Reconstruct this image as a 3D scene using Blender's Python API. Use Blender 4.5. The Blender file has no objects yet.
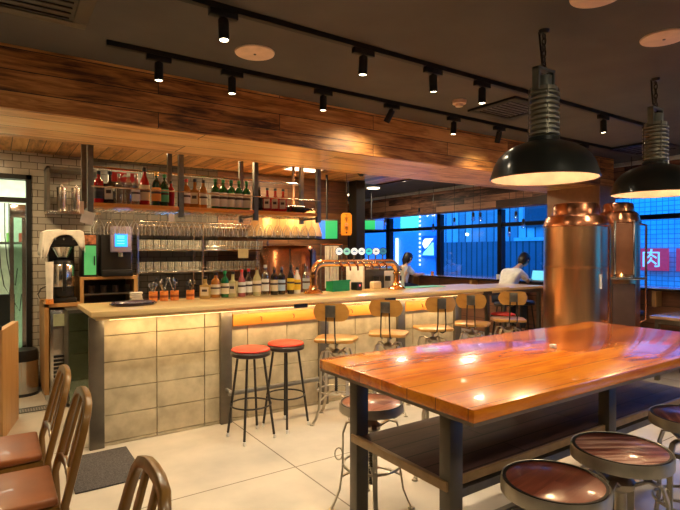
import bpy, bmesh, math, random
from mathutils import Vector, Matrix
random.seed(7)
PI = math.pi
SC = bpy.context.scene
COL = SC.collection
CEIL = 2.75

# ------------------------------------------------------------------ camera
cam_d = bpy.data.cameras.new('camera'); cam = bpy.data.objects.new('camera', cam_d); COL.objects.link(cam)
cam_d.sensor_width = 36.0; cam_d.lens = 36.0 * 510 / 680; cam_d.clip_start = 0.05; cam_d.clip_end = 200
YAW = math.atan2(755, 510)                      # view direction measured from +Y towards +X is 90-YAW
cam.location = (0, 0, 1.5)
_d = Vector((math.cos(YAW), math.sin(YAW), -4.0 / 510))
cam.rotation_euler = _d.to_track_quat('-Z', 'Y').to_euler()
SC.camera = cam

# ------------------------------------------------------------------ world, exposure
SC.view_settings.view_transform = 'Standard'; SC.view_settings.look = 'None'
SC.view_settings.gamma = 1.0; SC.view_settings.use_curve_mapping = False
SC.view_settings.exposure = 0.45
w = bpy.data.worlds.new('dusk'); SC.world = w; w.use_nodes = True
_n = w.node_tree.nodes; _l = w.node_tree.links; _n.clear()
wo = _n.new('ShaderNodeOutputWorld'); bg = _n.new('ShaderNodeBackground')
tc = _n.new('ShaderNodeTexCoord'); sx = _n.new('ShaderNodeSeparateXYZ'); cr = _n.new('ShaderNodeValToRGB')
cr.color_ramp.elements[0].color = (0.02, 0.33, 1.0, 1); cr.color_ramp.elements[0].position = 0.0
cr.color_ramp.elements[1].color = (0.01, 0.17, 0.80, 1); cr.color_ramp.elements[1].position = 0.9
_l.new(tc.outputs['Generated'], sx.inputs[0]); _l.new(sx.outputs['Z'], cr.inputs[0]); _l.new(cr.outputs[0], bg.inputs[0])
bg.inputs[1].default_value = 3.6
_l.new(bg.outputs[0], wo.inputs[0])

WARM = (1.0, 0.71, 0.36)
WARM2 = (1.0, 0.83, 0.56)
def light(name, kind, loc, power, color=WARM, target=None, parent=None, **kw):
    d = bpy.data.lights.new(name, kind); d.energy = power; d.color = color
    for k, v in kw.items(): setattr(d, k, v)
    o = bpy.data.objects.new(name, d); COL.objects.link(o); o.location = loc
    if target is not None: o.rotation_euler = (Vector(target) - Vector(loc)).to_track_quat('-Z', 'Y').to_euler()
    if parent: o.parent = parent
    return o
# added ceiling fill behind the camera, over the dining floor and window side (flush round lamps built below)
ADDED_DOWN = [(-0.6, 0.3), (0.8, -0.6), (2.4, -0.6), (4.4, -0.4), (6.0, 0.9), (-0.9, 2.0), (-0.9, 4.0), (5.9, 5.6), (6.2, 8.0), (1.9, 0.0)]
for x, y in ADDED_DOWN:
    light('added_downlight_lamp', 'AREA', (x, y, CEIL - 0.035), 24 if y > 5 else (5 if x < 1 else 10), WARM2, (x, y, 0), shape='DISK', size=0.2)

# ------------------------------------------------------------------ materials
def mat(name):
    m = bpy.data.materials.new(name); m.use_nodes = True
    nt = m.node_tree; return m, nt, nt.nodes, nt.links, nt.nodes['Principled BSDF']
_cache = {}
def flat(name, col, rough=0.5, metal=0.0, noise=0.12, scale=12.0, bump=0.0, coat=0.0, emit=None, es=0.0, trans=0.0, ior=1.45, stretch=(1, 1, 1)):
    if name in _cache: return _cache[name]
    m, nt, N, L, b = mat(name)
    b.inputs['Roughness'].default_value = rough; b.inputs['Metallic'].default_value = metal
    b.inputs['Coat Weight'].default_value = coat; b.inputs['Coat Roughness'].default_value = 0.06
    b.inputs['Transmission Weight'].default_value = trans; b.inputs['IOR'].default_value = ior
    t = N.new('ShaderNodeTexCoord'); mp = N.new('ShaderNodeMapping'); mp.inputs['Scale'].default_value = stretch
    no = N.new('ShaderNodeTexNoise'); no.inputs['Scale'].default_value = scale; no.inputs['Detail'].default_value = 5
    L.new(t.outputs['Object'], mp.inputs[0]); L.new(mp.outputs[0], no.inputs[0])
    r = N.new('ShaderNodeValToRGB')
    c0 = [max(0, c * (1 - noise)) for c in col]; c1 = [min(1, c * (1 + noise)) for c in col]
    r.color_ramp.elements[0].color = (*c0, 1); r.color_ramp.elements[0].position = 0.3
    r.color_ramp.elements[1].color = (*c1, 1); r.color_ramp.elements[1].position = 0.7
    L.new(no.outputs[0], r.inputs[0]); L.new(r.outputs[0], b.inputs['Base Color'])
    if bump:
        bu = N.new('ShaderNodeBump'); bu.inputs['Strength'].default_value = bump; bu.inputs['Distance'].default_value = 0.01
        L.new(no.outputs[0], bu.inputs['Height']); L.new(bu.outputs[0], b.inputs['Normal'])
    if emit:
        b.inputs['Emission Color'].default_value = (*emit, 1); b.inputs['Emission Strength'].default_value = es
    _cache[name] = m; return m

def planks(name, along, across, pw, pl, cols, rough=0.45, grain=14.0, seam=0.004, seamc=(0.02, 0.012, 0.008), coat=0.0, bump=0.25, contrast=0.5, offs=(0, 0), frac=0.5, bigscale=1.3, gs=2.6, sharp=0.0):
    """boards running along one object axis; cols = dark, mid, light"""
    m, nt, N, L, b = mat(name)
    b.inputs['Roughness'].default_value = rough; b.inputs['Coat Weight'].default_value = coat; b.inputs['Coat Roughness'].default_value = 0.08
    t = N.new('ShaderNodeTexCoord'); s = N.new('ShaderNodeSeparateXYZ'); L.new(t.outputs['Object'], s.inputs[0])
    third = [a for a in 'XYZ' if a not in (along, across)][0]
    c = N.new('ShaderNodeCombineXYZ'); L.new(s.outputs[along], c.inputs[0]); L.new(s.outputs[across], c.inputs[1])
    mp0 = N.new('ShaderNodeMapping'); mp0.inputs['Location'].default_value = (offs[0], offs[1], 0); L.new(c.outputs[0], mp0.inputs[0])
    br = N.new('ShaderNodeTexBrick'); br.offset = frac; br.offset_frequency = 2
    br.inputs['Scale'].default_value = 1.0; br.inputs['Brick Width'].default_value = pl; br.inputs['Row Height'].default_value = pw
    br.inputs['Mortar Size'].default_value = seam; br.inputs['Mortar Smooth'].default_value = 0.2; br.inputs['Bias'].default_value = 0.0
    br.inputs['Color1'].default_value = (0, 0, 0, 1); br.inputs['Color2'].default_value = (1, 1, 1, 1); br.inputs['Mortar'].default_value = (0.5, 0.5, 0.5, 1)
    L.new(mp0.outputs[0], br.inputs[0])
    c2 = N.new('ShaderNodeCombineXYZ'); L.new(s.outputs[along], c2.inputs[0]); L.new(s.outputs[across], c2.inputs[1]); L.new(s.outputs[third], c2.inputs[2])
    # per-board shift of the grain
    ad = N.new('ShaderNodeVectorMath'); ad.operation = 'ADD'
    sc_ = N.new('ShaderNodeVectorMath'); sc_.operation = 'SCALE'; sc_.inputs['Scale'].default_value = 7.0
    L.new(br.outputs['Color'], sc_.inputs[0]); L.new(c2.outputs[0], ad.inputs[0]); L.new(sc_.outputs[0], ad.inputs[1])
    mp = N.new('ShaderNodeMapping'); mp.inputs['Scale'].default_value = (1.2, grain, grain); L.new(ad.outputs[0], mp.inputs[0])
    n1 = N.new('ShaderNodeTexNoise'); n1.inputs['Scale'].default_value = gs; n1.inputs['Detail'].default_value = 7; n1.inputs['Roughness'].default_value = 0.62; n1.inputs['Distortion'].default_value = 0.7
    L.new(mp.outputs[0], n1.inputs[0])
    mpb = N.new('ShaderNodeMapping'); mpb.inputs['Scale'].default_value = (1.0, 3.0, 3.0); L.new(ad.outputs[0], mpb.inputs[0])
    n2 = N.new('ShaderNodeTexNoise'); n2.inputs['Scale'].default_value = bigscale; n2.inputs['Detail'].default_value = 3; L.new(mpb.outputs[0], n2.inputs[0])
    def math_(op, a, bb):
        q = N.new('ShaderNodeMath'); q.operation = op
        for i, v in enumerate((a, bb)):
            if isinstance(v, (int, float)): q.inputs[i].default_value = v
            else: L.new(v, q.inputs[i])
        return q.outputs[0]
    f = math_('MULTIPLY', n1.outputs[0], 0.55)
    f = math_('ADD', f, math_('MULTIPLY', n2.outputs[0], 0.45))
    f = math_('ADD', f, math_('MULTIPLY', math_('SUBTRACT', br.outputs['Color'], 0.5), contrast * 0.4))
    r = N.new('ShaderNodeValToRGB'); e = r.color_ramp.elements
    e[0].position = 0.30 + sharp * .12; e[0].color = (*cols[0], 1); e[1].position = 0.68 - sharp * .12; e[1].color = (*cols[2], 1)
    q = e.new(0.48); q.color = (*cols[1], 1)
    L.new(f, r.inputs[0])
    mx = N.new('ShaderNodeMix'); mx.data_type = 'RGBA'; mx.inputs[7].default_value = (*seamc, 1)
    L.new(br.outputs['Fac'], mx.inputs[0]); L.new(r.outputs[0], mx.inputs[6]); L.new(mx.outputs[2], b.inputs['Base Color'])
    bu = N.new('ShaderNodeBump'); bu.inputs['Strength'].default_value = bump; bu.inputs['Distance'].default_value = 0.004
    L.new(math_('SUBTRACT', n1.outputs[0], br.outputs['Fac']), bu.inputs['Height']); L.new(bu.outputs[0], b.inputs['Normal'])
    return m

def tiles(name, ax, ay, tw, th, col, mort, rough=0.3, frac=0.5, seam=0.004, vary=0.1, offs=(0, 0), bump=0.3, nscale=2.0):
    m, nt, N, L, b = mat(name); b.inputs['Roughness'].default_value = rough
    t = N.new('ShaderNodeTexCoord'); s = N.new('ShaderNodeSeparateXYZ'); L.new(t.outputs['Object'], s.inputs[0])
    c = N.new('ShaderNodeCombineXYZ'); L.new(s.outputs[ax], c.inputs[0]); L.new(s.outputs[ay], c.inputs[1])
    mp0 = N.new('ShaderNodeMapping'); mp0.inputs['Location'].default_value = (offs[0], offs[1], 0); L.new(c.outputs[0], mp0.inputs[0])
    br = N.new('ShaderNodeTexBrick'); br.offset = frac; br.inputs['Scale'].default_value = 1.0
    br.inputs['Brick Width'].default_value = tw; br.inputs['Row Height'].default_value = th
    br.inputs['Mortar Size'].default_value = seam; br.inputs['Mortar Smooth'].default_value = 0.1
    br.inputs['Color1'].default_value = (*[x * (1 - vary) for x in col], 1); br.inputs['Color2'].default_value = (*[min(1, x * (1 + vary)) for x in col], 1)
    br.inputs['Mortar'].default_value = (*mort, 1); L.new(mp0.outputs[0], br.inputs[0])
    no = N.new('ShaderNodeTexNoise'); no.inputs['Scale'].default_value = nscale; no.inputs['Detail'].default_value = 6; L.new(t.outputs['Object'], no.inputs[0])
    r = N.new('ShaderNodeValToRGB'); r.color_ramp.elements[0].color = (0.82, 0.82, 0.82, 1); r.color_ramp.elements[1].color = (1.08, 1.06, 1.04, 1)
    r.color_ramp.elements[0].position = 0.3; r.color_ramp.elements[1].position = 0.7; L.new(no.outputs[0], r.inputs[0])
    mx = N.new('ShaderNodeMix'); mx.data_type = 'RGBA'; mx.blend_type = 'MULTIPLY'; mx.inputs[0].default_value = 1.0
    L.new(br.outputs['Color'], mx.inputs[6]); L.new(r.outputs[0], mx.inputs[7]); L.new(mx.outputs[2], b.inputs['Base Color'])
    bu = N.new('ShaderNodeBump'); bu.inputs['Strength'].default_value = bump; bu.inputs['Distance'].default_value = 0.004; bu.invert = True
    L.new(br.outputs['Fac'], bu.inputs['Height']); L.new(bu.outputs[0], b.inputs['Normal'])
    return m

def clear(name, tint=(1, 1, 1), gl=(0.9, 0.9, 0.9), edge=0.55, base=0.06, rough=0.03, haze=0.0, fmin=0.0):
    """thin clear glass: see-through in the middle, reflective at grazing angles; haze swaps reflection for painted white"""
    if name in _cache: return _cache[name]
    m, nt, N, L, b = mat(name); N.remove(b); o = [n for n in N if n.type == 'OUTPUT_MATERIAL'][0]
    tr = N.new('ShaderNodeBsdfTransparent'); tr.inputs[0].default_value = (*tint, 1)
    g0 = N.new('ShaderNodeBsdfGlossy'); g0.inputs[0].default_value = (*gl, 1); g0.inputs['Roughness'].default_value = rough
    df_ = N.new('ShaderNodeBsdfDiffuse'); df_.inputs[0].default_value = (*gl, 1)
    g = N.new('ShaderNodeMixShader'); g.inputs[0].default_value = haze; L.new(g0.outputs[0], g.inputs[1]); L.new(df_.outputs[0], g.inputs[2])
    lw = N.new('ShaderNodeLayerWeight'); lw.inputs[0].default_value = 0.35
    mr = N.new('ShaderNodeMapRange'); mr.inputs['From Min'].default_value = fmin; mr.inputs['To Min'].default_value = base; mr.inputs['To Max'].default_value = edge
    L.new(lw.outputs['Facing'], mr.inputs['Value'])
    mx = N.new('ShaderNodeMixShader'); L.new(mr.outputs[0], mx.inputs[0]); L.new(tr.outputs[0], mx.inputs[1]); L.new(g.outputs[0], mx.inputs[2])
    L.new(mx.outputs[0], o.inputs[0]); _cache[name] = m; return m

def glow(name, col, s):
    if name in _cache: return _cache[name]
    m, nt, N, L, b = mat(name)
    b.inputs['Base Color'].default_value = (*[c * 0.5 for c in col], 1)
    b.inputs['Emission Color'].default_value = (*col, 1); b.inputs['Emission Strength'].default_value = s
    _cache[name] = m; return m

M = {}
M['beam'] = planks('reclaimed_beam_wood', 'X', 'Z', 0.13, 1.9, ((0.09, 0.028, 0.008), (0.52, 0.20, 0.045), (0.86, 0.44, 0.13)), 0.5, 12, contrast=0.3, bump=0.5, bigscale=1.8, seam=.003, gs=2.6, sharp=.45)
M['soffit'] = planks('soffit_wood', 'X', 'Y', 0.30, 2.6, ((0.46, 0.21, 0.06), (0.82, 0.46, 0.16), (0.93, 0.62, 0.27)), 0.4, 9, contrast=0.3, gs=2.2, sharp=.5)
M['recess'] = planks('ceiling_boards', 'Y', 'X', 0.14, 1.6, ((0.28, 0.12, 0.03), (0.68, 0.34, 0.10), (0.88, 0.54, 0.21)), 0.35, 9, contrast=0.8, sharp=.4)
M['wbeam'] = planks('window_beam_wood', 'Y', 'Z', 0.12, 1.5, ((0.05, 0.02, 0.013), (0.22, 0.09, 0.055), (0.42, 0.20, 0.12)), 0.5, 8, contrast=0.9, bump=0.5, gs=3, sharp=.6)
M['table'] = planks('varnished_table_wood', 'X', 'Y', 0.16, 2.9, ((0.28, 0.045, 0.002), (0.66, 0.145, 0.004), (0.85, 0.27, 0.010)), 0.25, 8, coat=0.7, contrast=0.5, sharp=.4, seamc=(0.25, 0.06, 0.01), bump=0.12, seam=0.002)
M['shelf'] = planks('dark_shelf_wood', 'X', 'Y', 0.12, 1.2, ((0.05, 0.022, 0.020), (0.09, 0.042, 0.038), (0.13, 0.062, 0.056)), 0.65, 9, contrast=0.4, bump=0.1)
M['counter'] = planks('pale_counter_wood', 'X', 'Y', 0.9, 8.0, ((0.60, 0.39, 0.15), (0.73, 0.50, 0.21), (0.80, 0.58, 0.27)), 0.3, 9, coat=0.3, contrast=0.1, seam=0.0, bump=0.06)
M['cab'] = planks('cabinet_plywood', 'Z', 'X', 1.5, 4.0, ((0.40, 0.20, 0.07), (0.52, 0.28, 0.10), (0.60, 0.34, 0.13)), 0.4, 8, contrast=0.1, seam=0.0, bump=0.05)
M['rail'] = planks('orange_rail_board', 'X', 'Z', 0.6, 3.0, ((0.50, 0.17, 0.025), (0.62, 0.235, 0.035), (0.70, 0.29, 0.05)), 0.35, 9, contrast=0.1, seam=0.0, bump=0.05)
M['chair'] = planks('chair_oak', 'Z', 'X', 0.8, 4.0, ((0.15, 0.066, 0.012), (0.23, 0.108, 0.020), (0.30, 0.15, 0.030)), 0.3, 9, coat=0.35, contrast=0.1, seam=0.0, bump=0.05)
M['ply'] = planks('stool_plywood', 'X', 'Y', 0.8, 4.0, ((0.34, 0.15, 0.030), (0.44, 0.21, 0.045), (0.52, 0.27, 0.065)), 0.32, 9, coat=0.3, contrast=0.1, seam=0.0, bump=0.05)
M['seatwood'] = planks('worn_red_brown_seat_wood', 'X', 'Y', 0.4, 1.2, ((0.09, 0.022, 0.014), (0.24, 0.065, 0.045), (0.62, 0.38, 0.30)), 0.3, 18, coat=0.4, contrast=0.1, bump=0.8, seam=0.0, gs=2.0, sharp=1.0)
M['seatwood2'] = planks('smooth_red_brown_seat_wood', 'X', 'Y', 0.09, 1.2, ((0.10, 0.022, 0.012), (0.23, 0.058, 0.034), (0.36, 0.14, 0.09)), 0.28, 9, coat=0.4, contrast=0.5, bump=0.15, seam=0.0, sharp=.3)
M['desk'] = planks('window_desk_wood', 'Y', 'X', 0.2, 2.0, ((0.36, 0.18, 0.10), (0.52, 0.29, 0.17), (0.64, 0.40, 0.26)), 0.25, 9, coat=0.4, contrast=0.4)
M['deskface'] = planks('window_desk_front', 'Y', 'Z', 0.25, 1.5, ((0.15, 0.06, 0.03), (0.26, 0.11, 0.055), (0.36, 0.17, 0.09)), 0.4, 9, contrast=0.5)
M['tile'] = tiles('white_brick_tile', 'X', 'Z', 0.155, 0.075, (0.52, 0.49, 0.43), (0.14, 0.12, 0.10), 0.2)
M['floor'] = tiles('pale_floor_tile', 'X', 'Y', 2.4, 1.2, (0.63, 0.57, 0.49), (0.25, 0.21, 0.17), 0.16, frac=0.0, seam=0.005, vary=0.03, offs=(-1.72, -0.70), bump=0.1, nscale=2.5)
M['ceil'] = flat('taupe_ceiling_paint', (0.098, 0.090, 0.078), 0.8, noise=0.12, scale=3, bump=0.1)
M['wallp'] = flat('dark_wall_paint', (0.09, 0.07, 0.055), 0.8)
M['conc'] = flat('concrete_block', (0.46, 0.38, 0.25), 0.8, noise=0.2, scale=9, bump=0.35)
M['mortar'] = flat('mortar', (0.20, 0.16, 0.10), 0.9)
M['steel'] = flat('brushed_dark_steel', (0.17, 0.155, 0.135), 0.38, 0.85, noise=0.15, scale=20)
M['post'] = flat('painted_grey_steel', (0.15, 0.128, 0.10), 0.4, 0.6, noise=0.1)
M['stain'] = flat('stainless_steel', (0.62, 0.60, 0.57), 0.22, 1.0, noise=0.08, scale=8)
M['castmet'] = flat('nickel_cast_metal', (0.50, 0.45, 0.36), 0.38, 0.75, noise=0.15, scale=15)
M['iron'] = flat('dark_iron', (0.055, 0.048, 0.042), 0.42, 0.7, noise=0.2)
M['black'] = flat('black_plastic', (0.015, 0.014, 0.014), 0.35)
M['blackm'] = flat('matt_black_metal', (0.02, 0.019, 0.018), 0.5, 0.4)
M['shade'] = flat('dark_green_enamel', (0.016, 0.021, 0.020), 0.28, 0.2, coat=0.5)
M['shadein'] = flat('cream_enamel', (0.80, 0.58, 0.42), 0.5)
M['copper'] = flat('brushed_copper', (0.82, 0.44, 0.22), 0.28, 1.0, noise=0.28, scale=1.3, stretch=(5, 5, 0.5))
M['copperd'] = flat('dark_copper', (0.50, 0.20, 0.10), 0.26, 1.0, noise=0.3, scale=2.5)
M['copperb'] = flat('bright_copper', (0.90, 0.50, 0.22), 0.16, 1.0, noise=0.1, scale=6)
M['brass'] = flat('gold_brass', (0.85, 0.56, 0.20), 0.22, 1.0, noise=0.1)
M['white'] = flat('white_plastic', (0.75, 0.73, 0.68), 0.4)
M['warmwhite'] = flat('cream_plate', (0.80, 0.60, 0.44), 0.5)
M['cloth'] = flat('white_cloth', (0.74, 0.70, 0.62), 0.9, noise=0.1, scale=20, bump=0.3)
M['redseat'] = flat('red_vinyl', (0.72, 0.028, 0.006), 0.5, noise=0.08)
M['leather'] = flat('tan_leather', (0.31, 0.085, 0.015), 0.42, noise=0.15, scale=6, bump=0.1, coat=0.1)
M['mat_'] = flat('grey_floor_carpet', (0.085, 0.075, 0.075), 0.95, noise=0.5, scale=120, bump=0.6)
M['paper'] = flat('white_paper', (0.78, 0.74, 0.66), 0.8)
M['orange'] = flat('orange_tin', (0.80, 0.27, 0.05), 0.45, noise=0.25, scale=60)
M['tray'] = flat('dark_purple_tray', (0.09, 0.06, 0.075), 0.25, noise=0.1, coat=0.4)
M['glass'] = clear('drinking_glass', (0.93, 0.93, 0.91), (1, 0.97, 0.92), 1.0, 0.11, 0.10, 0.75, 0.25)  # white diffuse haze paints the bright outlines of the glasses
M['pane'] = clear('window_pane', (0.93, 0.96, 1.0), (1, 1, 1), 0.5, 0.04, 0.0)
M['acryl'] = clear('clear_acrylic', (0.72, 0.85, 0.78), (0.8, 0.95, 0.88), 0.5, 0.14)
M['ground'] = flat('asphalt', (0.06, 0.06, 0.065), 0.8)
M['skin'] = flat('skin', (0.62, 0.36, 0.24), 0.5, noise=0.05)
M['hair'] = flat('dark_hair', (0.02, 0.014, 0.012), 0.4)
M['bulbw'] = glow('lamp_face', (1.0, 0.82, 0.52), 14)

# ------------------------------------------------------------------ mesh helpers
class MB:
    def __init__(self): self.bm = bmesh.new()
    def _tf(self, vs, Mx):
        if Mx is not None: bmesh.ops.transform(self.bm, matrix=Mx, verts=vs)
        return vs
    def box(self, c, s, rz=0.0, rx=0.0, ry=0.0, Mx=None):
        r = bmesh.ops.create_cube(self.bm, size=1.0); vs = r['verts']
        m = Matrix.Translation(c) @ Matrix.Rotation(rz, 4, 'Z') @ Matrix.Rotation(ry, 4, 'Y') @ Matrix.Rotation(rx, 4, 'X') @ Matrix.Diagonal((s[0], s[1], s[2], 1))
        self._tf(vs, m); self._tf(vs, Mx); return self
    def bx(self, x0, x1, y0, y1, z0, z1):
        return self.box(((x0 + x1) / 2, (y0 + y1) / 2, (z0 + z1) / 2), (abs(x1 - x0), abs(y1 - y0), abs(z1 - z0)))
    def lathe(self, prof, n=24, c=(0, 0, 0), Mx=None, a0=0.0):
        rings = []; vs = []
        for r, z in prof:
            if r < 1e-6:
                v = self.bm.verts.new((c[0], c[1], c[2] + z)); rings.append([v]); vs.append(v)
            else:
                ring = [self.bm.verts.new((c[0] + r * math.cos(a0 + 2 * PI * k / n), c[1] + r * math.sin(a0 + 2 * PI * k / n), c[2] + z)) for k in range(n)]
                rings.append(ring); vs += ring
        for a, b in zip(rings, rings[1:]):
            for k in range(n):
                k2 = (k + 1) % n
                if len(a) == 1 and len(b) == 1: continue
                if len(a) == 1: f = (a[0], b[k2], b[k])
                elif len(b) == 1: f = (a[k], a[k2], b[0])
                else: f = (a[k], a[k2], b[k2], b[k])
                try: self.bm.faces.new(f)
                except ValueError: pass
        self._tf(vs, Mx); return self
    def tube(self, pts, r, n=8, caps=True, flatx=None, closed=False):
        """sweep; r scalar or list; flatx=(w,t) gives a flat strip section"""
        P = [Vector(p) for p in pts]; m = len(P); rings = []
        up = Vector((0, 0, 1)); prev = None
        for i in range(m):
            if closed: t = P[(i + 1) % m] - P[i - 1]
            else: t = P[min(i + 1, m - 1)] - P[max(i - 1, 0)]
            t.normalize()
            if prev is None:
                u = up.cross(t) if abs(t.z) < 0.95 else Vector((1, 0, 0)).cross(t)
                u.normalize()
            else:
                u = prev - t * prev.dot(t); u.normalize()
            prev = u; v = t.cross(u)
            rr = r[i] if isinstance(r, (list, tuple)) else r
            if flatx:
                a, b = flatx[0] / 2, flatx[1] / 2
                ring = [self.bm.verts.new(P[i] + u * x + v * y) for x, y in ((-a, -b), (a, -b), (a, b), (-a, b))]
            else:
                ring = [self.bm.verts.new(P[i] + (u * math.cos(2 * PI * k / n) + v * math.sin(2 * PI * k / n)) * rr) for k in range(n)]
            rings.append(ring)
        k_ = len(rings[0]); pairs = list(zip(rings, rings[1:])) + ([(rings[-1], rings[0])] if closed else [])
        for a, b in pairs:
            for k in range(k_): self.bm.faces.new((a[k], a[(k + 1) % k_], b[(k + 1) % k_], b[k]))
        if caps and not closed:
            self.bm.faces.new(list(reversed(rings[0]))); self.bm.faces.new(rings[-1])
        return self
    def rod(self, a, b, r, r2=None, n=10): return self.tube([a, b], [r, r if r2 is None else r2], n)
    def ring(self, c, R, r, n=28, k=8, plane='z'):
        pts = []
        for i in range(n):
            a = 2 * PI * i / n; x, y = R * math.cos(a), R * math.sin(a)
            pts.append((c[0] + x, c[1] + y, c[2]) if plane == 'z' else ((c[0] + x, c[1], c[2] + y) if plane == 'y' else (c[0], c[1] + x, c[2] + y)))
        return self.tube(pts, r, k, closed=True)
    def prism(self, poly, h, Mx=None, z0=0.0):
        a = [self.bm.verts.new((x, y, z0)) for x, y in poly]; b = [self.bm.verts.new((x, y, z0 + h)) for x, y in poly]
        n = len(poly); self.bm.faces.new(list(reversed(a))); self.bm.faces.new(b)
        for k in range(n): self.bm.faces.new((a[k], a[(k + 1) % n], b[(k + 1) % n], b[k]))
        self._tf(a + b, Mx); return self
    def build(self, name, m, parent=None, bevel=0.0, smooth=True, seg=2, loc=None, kind=None, ang=35):
        bm = self.bm
        bmesh.ops.recalc_face_normals(bm, faces=bm.faces)
        if bevel:
            es = [e for e in bm.edges if len(e.link_faces) == 2 and e.calc_face_angle(0) > math.radians(40)]
            bmesh.ops.bevel(bm, geom=es, offset=bevel, segments=seg, affect='EDGES', profile=0.5, clamp_overlap=True)
        for e in bm.edges: e.smooth = not (len(e.link_faces) == 2 and e.calc_face_angle(0) > math.radians(ang))
        for f in bm.faces: f.smooth = smooth
        me = bpy.data.meshes.new(name); bm.to_mesh(me); bm.free()
        o = bpy.data.objects.new(name, me); COL.objects.link(o); me.materials.append(m)
        if parent: o.parent = parent
        if loc: o.location = loc
        if kind: o['kind'] = kind
        return o

def tag(o, label, cat, group=None, kind=None):
    o['label'] = label; o['category'] = cat
    if group: o['group'] = group
    if kind: o['kind'] = kind
    return o
def thing(name, label, cat, loc=(0, 0, 0), rz=0.0, group=None):
    o = bpy.data.objects.new(name, None); COL.objects.link(o); o.empty_display_size = 0.1
    o.location = loc; o.rotation_euler = (0, 0, rz); return tag(o, label, cat, group)
def struct(o): o['kind'] = 'structure'; return o
def dup(src, loc=None, rz=None, label=None, group=None):
    def rec(o, par):
        c = o.copy(); COL.objects.link(c); c.parent = par
        for ch in list(o.children): rec(ch, c)
        return c
    c = rec(src, None)
    if loc is not None: c.location = loc
    if rz is not None: c.rotation_euler = (0, 0, rz)
    if label: c['label'] = label
    if group: c['group'] = group
    return c
def text_mesh(s, name, size, m, parent=None, loc=(0, 0, 0), rot=(PI / 2, 0, 0), ext=0.001, align='CENTER'):
    cu = bpy.data.curves.new(name, 'FONT'); cu.body = s; cu.size = size; cu.extrude = ext; cu.align_x = align; cu.align_y = 'CENTER'
    t = bpy.data.objects.new('tmp', cu); COL.objects.link(t)
    dg = bpy.context.evaluated_depsgraph_get(); me = bpy.data.meshes.new_from_object(t.evaluated_get(dg))
    bpy.data.objects.remove(t); me.materials.clear(); me.materials.append(m); me.name = name
    o = bpy.data.objects.new(name, me); COL.objects.link(o); o.location = loc; o.rotation_euler = rot
    if parent: o.parent = parent
    return o
def lerp(a, b, t): return a + (b - a) * t
def arc(c, r, a0, a1, n, f): return [f(c, r, a0 + (a1 - a0) * i / (n - 1)) for i in range(n)]

# ================================================================== STRUCTURE
X0, X1, Y0, Y1 = -3.0, 7.7, -4.0, 11.2
BEAM_Y, BEAM_Z, YW = 3.68, 2.365, 6.55
struct(MB().bx(X0 - .2, X1 + .25, Y0 - .2, Y1 + .2, -0.2, 0).build('floor', M['floor']))
struct(MB().bx(X0 - .2, X1 + .25, Y0 - .2, Y1 + .2, CEIL, CEIL + .2).build('ceiling', M['ceil']))
struct(MB().bx(X0 - .2, X0, Y0, Y1, 0, CEIL).build('wall_left', M['wallp']))
struct(MB().bx(X0, X1, Y0 - .2, Y0, 0, CEIL).build('wall_front', M['wallp']))
struct(MB().bx(X0, X1, Y1, Y1 + .2, 0, CEIL).build('wall_back', M['wallp']))
# tiled wall behind the bar with the kitchen doorway
DX0, DX1, DZ = -0.62, 0.33, 2.33
wb = MB(); wb.bx(X0, DX0, YW, YW + .15, 0, CEIL); wb.bx(DX1, 4.55, YW, YW + .15, 0, CEIL); wb.bx(DX0, DX1, YW, YW + .15, DZ, CEIL)
struct(wb.build('wall_tiled', M['tile']))
struct(MB().bx(.93, 2.45, YW - .012, YW - .001, .91, 2.579).build('trim_10', tiles('shaded_brick_tile', 'X', 'Z', 0.155, 0.075, (0.13, 0.12, 0.105), (0.05, 0.045, 0.04), 0.25)))  # wall tile darkened so its colour carries the shade behind the rack
struct(MB().bx(2.45, 4.55, YW - .03, YW - .001, 0, 2.579).build('trim_11', planks('back_wall_boards', 'X', 'Z', 0.16, 1.4, ((0.04, 0.015, 0.008), (0.12, 0.05, 0.02), (0.22, 0.10, 0.04)), 0.45, 10, contrast=0.7)))
df = MB(); df.bx(DX1 - .05, DX1, YW - .03, YW + .12, 0, DZ); df.bx(DX0, DX0 + .05, YW - .03, YW + .12, 0, DZ); df.bx(DX0, DX1, YW - .03, YW + .12, DZ - .05, DZ); df.bx(DX0, DX1, YW - .02, YW + .1, 2.03, 2.08)
d1 = struct(df.build('door_1', M['blackm']))
# kitchen seen through the doorway
M['kit'] = flat('pale_kitchen_wall', (0.60, 0.64, 0.52), 0.5)
kw = MB(); kw.bx(-1.6, 1.2, 8.4, 8.5, 0, 2.7); kw.bx(-1.6, -1.5, YW + .15, 8.4, 0, 2.7); kw.bx(1.1, 1.2, YW + .15, 8.4, 0, 2.7); kw.bx(-1.6, 1.2, YW + .15, 8.5, 2.7, 2.75 - .01)
struct(kw.build('wall_kitchen', M['kit']))
# timber-clad beam, soffit and boarded ceiling above the bar
PX = 4.3
struct(MB().bx(X0, 6.99, BEAM_Y, BEAM_Y + .04, BEAM_Z, CEIL).build('trim_1', M['beam']))
struct(MB().bx(X0, 6.99, BEAM_Y + .04, 4.60, BEAM_Z, BEAM_Z + .04).build('trim_2', M['soffit']))
struct(MB().bx(X0, 6.99, 4.56, 4.60, BEAM_Z + .04, CEIL).build('trim_3', M['beam']))
struct(MB().bx(X0, 5.15, 4.60, YW, 2.58, 2.62).build('trim_4', M['recess']))
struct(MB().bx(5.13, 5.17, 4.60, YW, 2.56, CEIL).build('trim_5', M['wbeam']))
# window-side beam, running across
WB = 7.42
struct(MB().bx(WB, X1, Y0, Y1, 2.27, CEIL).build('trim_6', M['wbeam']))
struct(MB().bx(WB - .06, WB, Y0, Y1, CEIL - .05, CEIL).build('trim_7', M['white']))
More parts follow.
